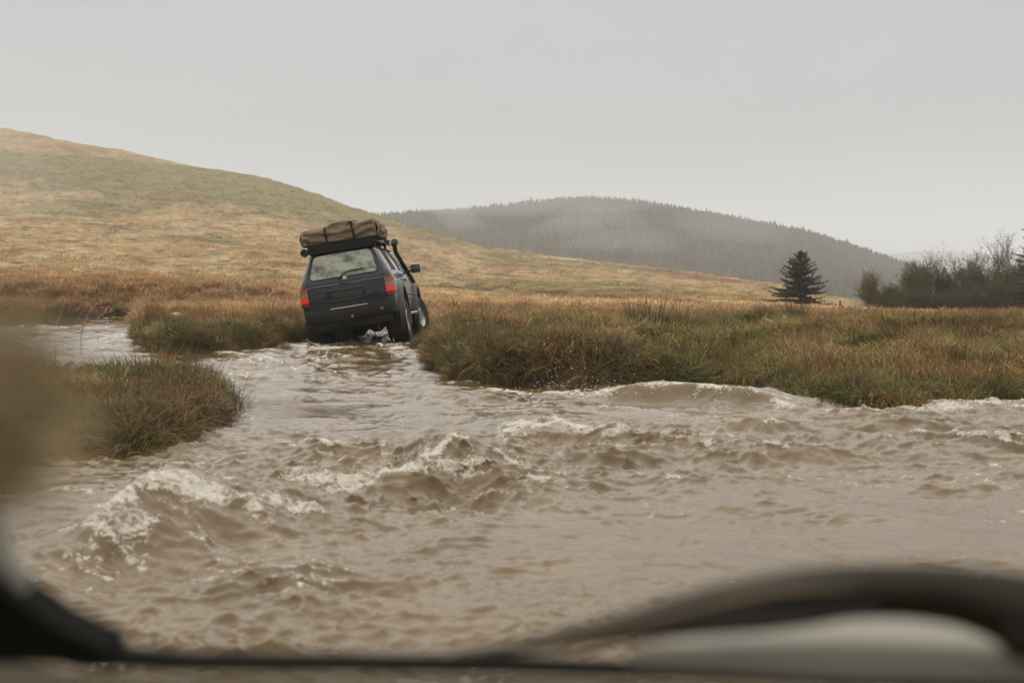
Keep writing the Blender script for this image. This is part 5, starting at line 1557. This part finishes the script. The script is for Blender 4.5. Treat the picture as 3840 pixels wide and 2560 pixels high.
# ------------------------------------------------------------------ near vehicle, out of focus: window edge, door skin and mirror
nv = empty('near_vehicle', 'out of focus dark window edge and door mirror close to the viewer', 'car', loc=(0, .7, .95))
nv.location = (0, 0, 0)
m_rub = pm('window_rubber', (0.012, 0.012, 0.008), .8, spec=.2); m_skin = pm('beige_door_paint', (0.30, 0.27, 0.215), .4, coat=.3)
m_house = pm('mirror_housing', (0.020, 0.018, 0.011), .75, spec=.2, nscale=9, namp=.4); m_gl = pm('mirror_silver', (.33, .315, .27), .18, metal=.6)
m_grass_refl = pm('painted_grass_reflection', (0.085, 0.060, 0.033), .8, nscale=12, namp=.4)
D1 = 1.0
def np_(u, v, d=D1): q = at(u, v, d); return (q.x, q.y, q.z)
part_tube('window_seal', [np_(-400, 1750), np_(-150, 2080), np_(-10, 2260), np_(160, 2370), np_(330, 2440), np_(480, 2462), np_(700, 2478), np_(1200, 2482), np_(1920, 2492), np_(2700, 2520), np_(3500, 2560), np_(4300, 2610)],
          [.030, .028, .026, .020, .015, .0095, .0085, .0082, .0080, .0075, .007, .007], m_rub, parent=nv, seg=14)
# door skin below the seal
bm = bmesh.new(); ux = np.linspace(-900, 4700, 30); rowsd = []
for dv, dy in ((34, .01), (80, .06), (140, .12), (260, .16), (900, .20), (1500, .20)):
    rowsd.append([bm.verts.new(np_(u_, np.interp(u_, [-400, 0, 300, 500, 1920, 2700, 4300], [2300, 2440, 2490, 2500, 2508, 2535, 2610]) + dv, D1 + dy)) for u_ in ux])
for a, b_ in zip(rowsd[:-1], rowsd[1:]):
    for i in range(len(a) - 1): bm.faces.new((a[i], a[i + 1], b_[i + 1], b_[i]))
bmesh.ops.solidify(bm, geom=bm.faces[:], thickness=-.006)
bm_obj('door_skin', bm, m_skin, nv)
# dark lower corner of the window frame
bm = bmesh.new()
cr_ = [np_(-700, 1500, .90), np_(-300, 1900, .90), np_(-120, 2090, .90), np_(40, 2235, .90), np_(200, 2345, .90), np_(380, 2430, .90), np_(400, 2490, .90), np_(-100, 2490, .90), np_(-700, 2480, .90)]
a = [bm.verts.new(p) for p in cr_]; b_ = [bm.verts.new((p[0], p[1] + .05, p[2])) for p in cr_]
bm.faces.new(a); bm.faces.new(b_[::-1])
for i in range(len(a)): bm.faces.new((a[i], b_[i], b_[(i + 1) % len(a)], a[(i + 1) % len(a)]))
bm_obj('window_corner', bm, pm('corner_black', (.004, .004, .003), .9, spec=.1), nv)
part_tube('window_edge_trim', [np_(-200, 1500, .88), np_(-110, 1750, .88), np_(-40, 1960, .88), np_(20, 2100, .88), np_(100, 2210, .88)], [.010, .010, .010, .009, .004], pm('grey_trim', (.20, .20, .17), .6), parent=nv, seg=10)
# mirror
D2 = .86
def band(name, top, bot, m, d, th, parent):
    bm = bmesh.new(); us = np.linspace(top[0][0], top[-1][0], 36)
    tv = np.interp(us, [p[0] for p in top], [p[1] for p in top]); bv = np.interp(us, [p[0] for p in bot], [p[1] for p in bot])
    k = np.ones(5) / 5
    tv = np.convolve(np.pad(tv, 2, 'edge'), k, 'valid'); bv = np.convolve(np.pad(bv, 2, 'edge'), k, 'valid')
    ns_ = 8; V = []
    for u_, a_, b2 in zip(us, tv, bv):
        row = []
        for j in range(ns_):
            t_ = j / (ns_ - 1); dd = d - th * math.sin(math.pi * t_) 
            row.append(bm.verts.new(np_(u_, a_ + (b2 - a_) * t_, dd)))
        row.append(bm.verts.new(np_(u_, b2, d + th))); row.append(bm.verts.new(np_(u_, a_, d + th)))
        V.append(row)
    n_ = ns_ + 2
    for a_, b2 in zip(V[:-1], V[1:]):
        for j in range(n_): bm.faces.new((a_[j], b2[j], b2[(j + 1) % n_], a_[(j + 1) % n_]))
    bm.faces.new(V[0]); bm.faces.new(V[-1][::-1])
    return bm_obj(name, bm, m, parent, angle=60)
TOP = [(1700, 2445), (1900, 2412), (2200, 2335), (2500, 2240), (2800, 2158), (3100, 2118), (3400, 2108), (3700, 2130), (4000, 2170), (4400, 2260)]
dm = band('door_mirror', TOP, [(1700, 2462), (1900, 2446), (2200, 2395), (2500, 2310), (2800, 2250), (3050, 2345), (3200, 2312), (3500, 2318), (3750, 2385), (3850, 2480), (4000, 2620), (4400, 2700)], m_house, D2, .02, nv)
band('painted_grass_reflection', [(1960, 2425), (2200, 2372), (2500, 2290), (2800, 2215), (2950, 2195), (3230, 2195)], [(1960, 2432), (2200, 2405), (2500, 2335), (2800, 2262), (2950, 2235), (3230, 2200)], m_grass_refl, D2 - .035, .006, dm)  # grass mirrored in the glass, painted as a brown band
band('lower_housing', [(1800, 2450), (2200, 2405), (2500, 2335), (2800, 2262), (3150, 2240), (3300, 2260)], [(1800, 2462), (2200, 2425), (2500, 2392), (2800, 2375), (3000, 2355), (3300, 2300)], pm('grey_housing', (.035, .034, .028), .6, nscale=6, namp=.4), D2 - .01, .008, dm)
# glass, tipped back so that it mirrors the pale sky
gl = [np_(2350, 2445, D2 + .03), np_(2950, 2300, D2 + .07), np_(3500, 2270, D2 + .07), np_(3900, 2330, D2 + .04), np_(3950, 2560, D2 + .03), np_(3000, 2535, D2 + .03), np_(2350, 2500, D2 + .03)]
panel('mirror_glass', gl, .004, m_gl, dm, (0, 1, -.5))
part_tube('mud_streak', [np_(3800, 2360, D2 - .02), np_(3800, 2430, D2 - .02), np_(3815, 2470, D2 - .02)], [.010, .008, .003], m_house, parent=dm)  # dark mud streak beside the glass, modelled as a tapering tube

# bunch of dry grass caught on the window edge close to the lens
bun = tuft_mesh('dry_grass_bunch', 1000, .030, .074, .5, .25, .0011, (.30, .24, .13), (.38, .30, .17), 400, segs=4, var=.3)
bun.materials.append(m_twig)
q = at(-190, 1570, .50)
o = link('dry_grass_bunch', bun); o.location = q; o.rotation_euler = (0, rad(84), 0); o.scale = (.95, 1.0, 1.3)
tag(o, 'blurred bunch of dry brown grass caught on the window edge at the left', 'grass')
part_tube('window_pillar', [np_(-420, 200, .52), np_(-400, 1000, .52), np_(-360, 1560, .52), np_(-380, 2300, .60)], [.012, .012, .012, .014], m_rub, parent=nv, seg=10)
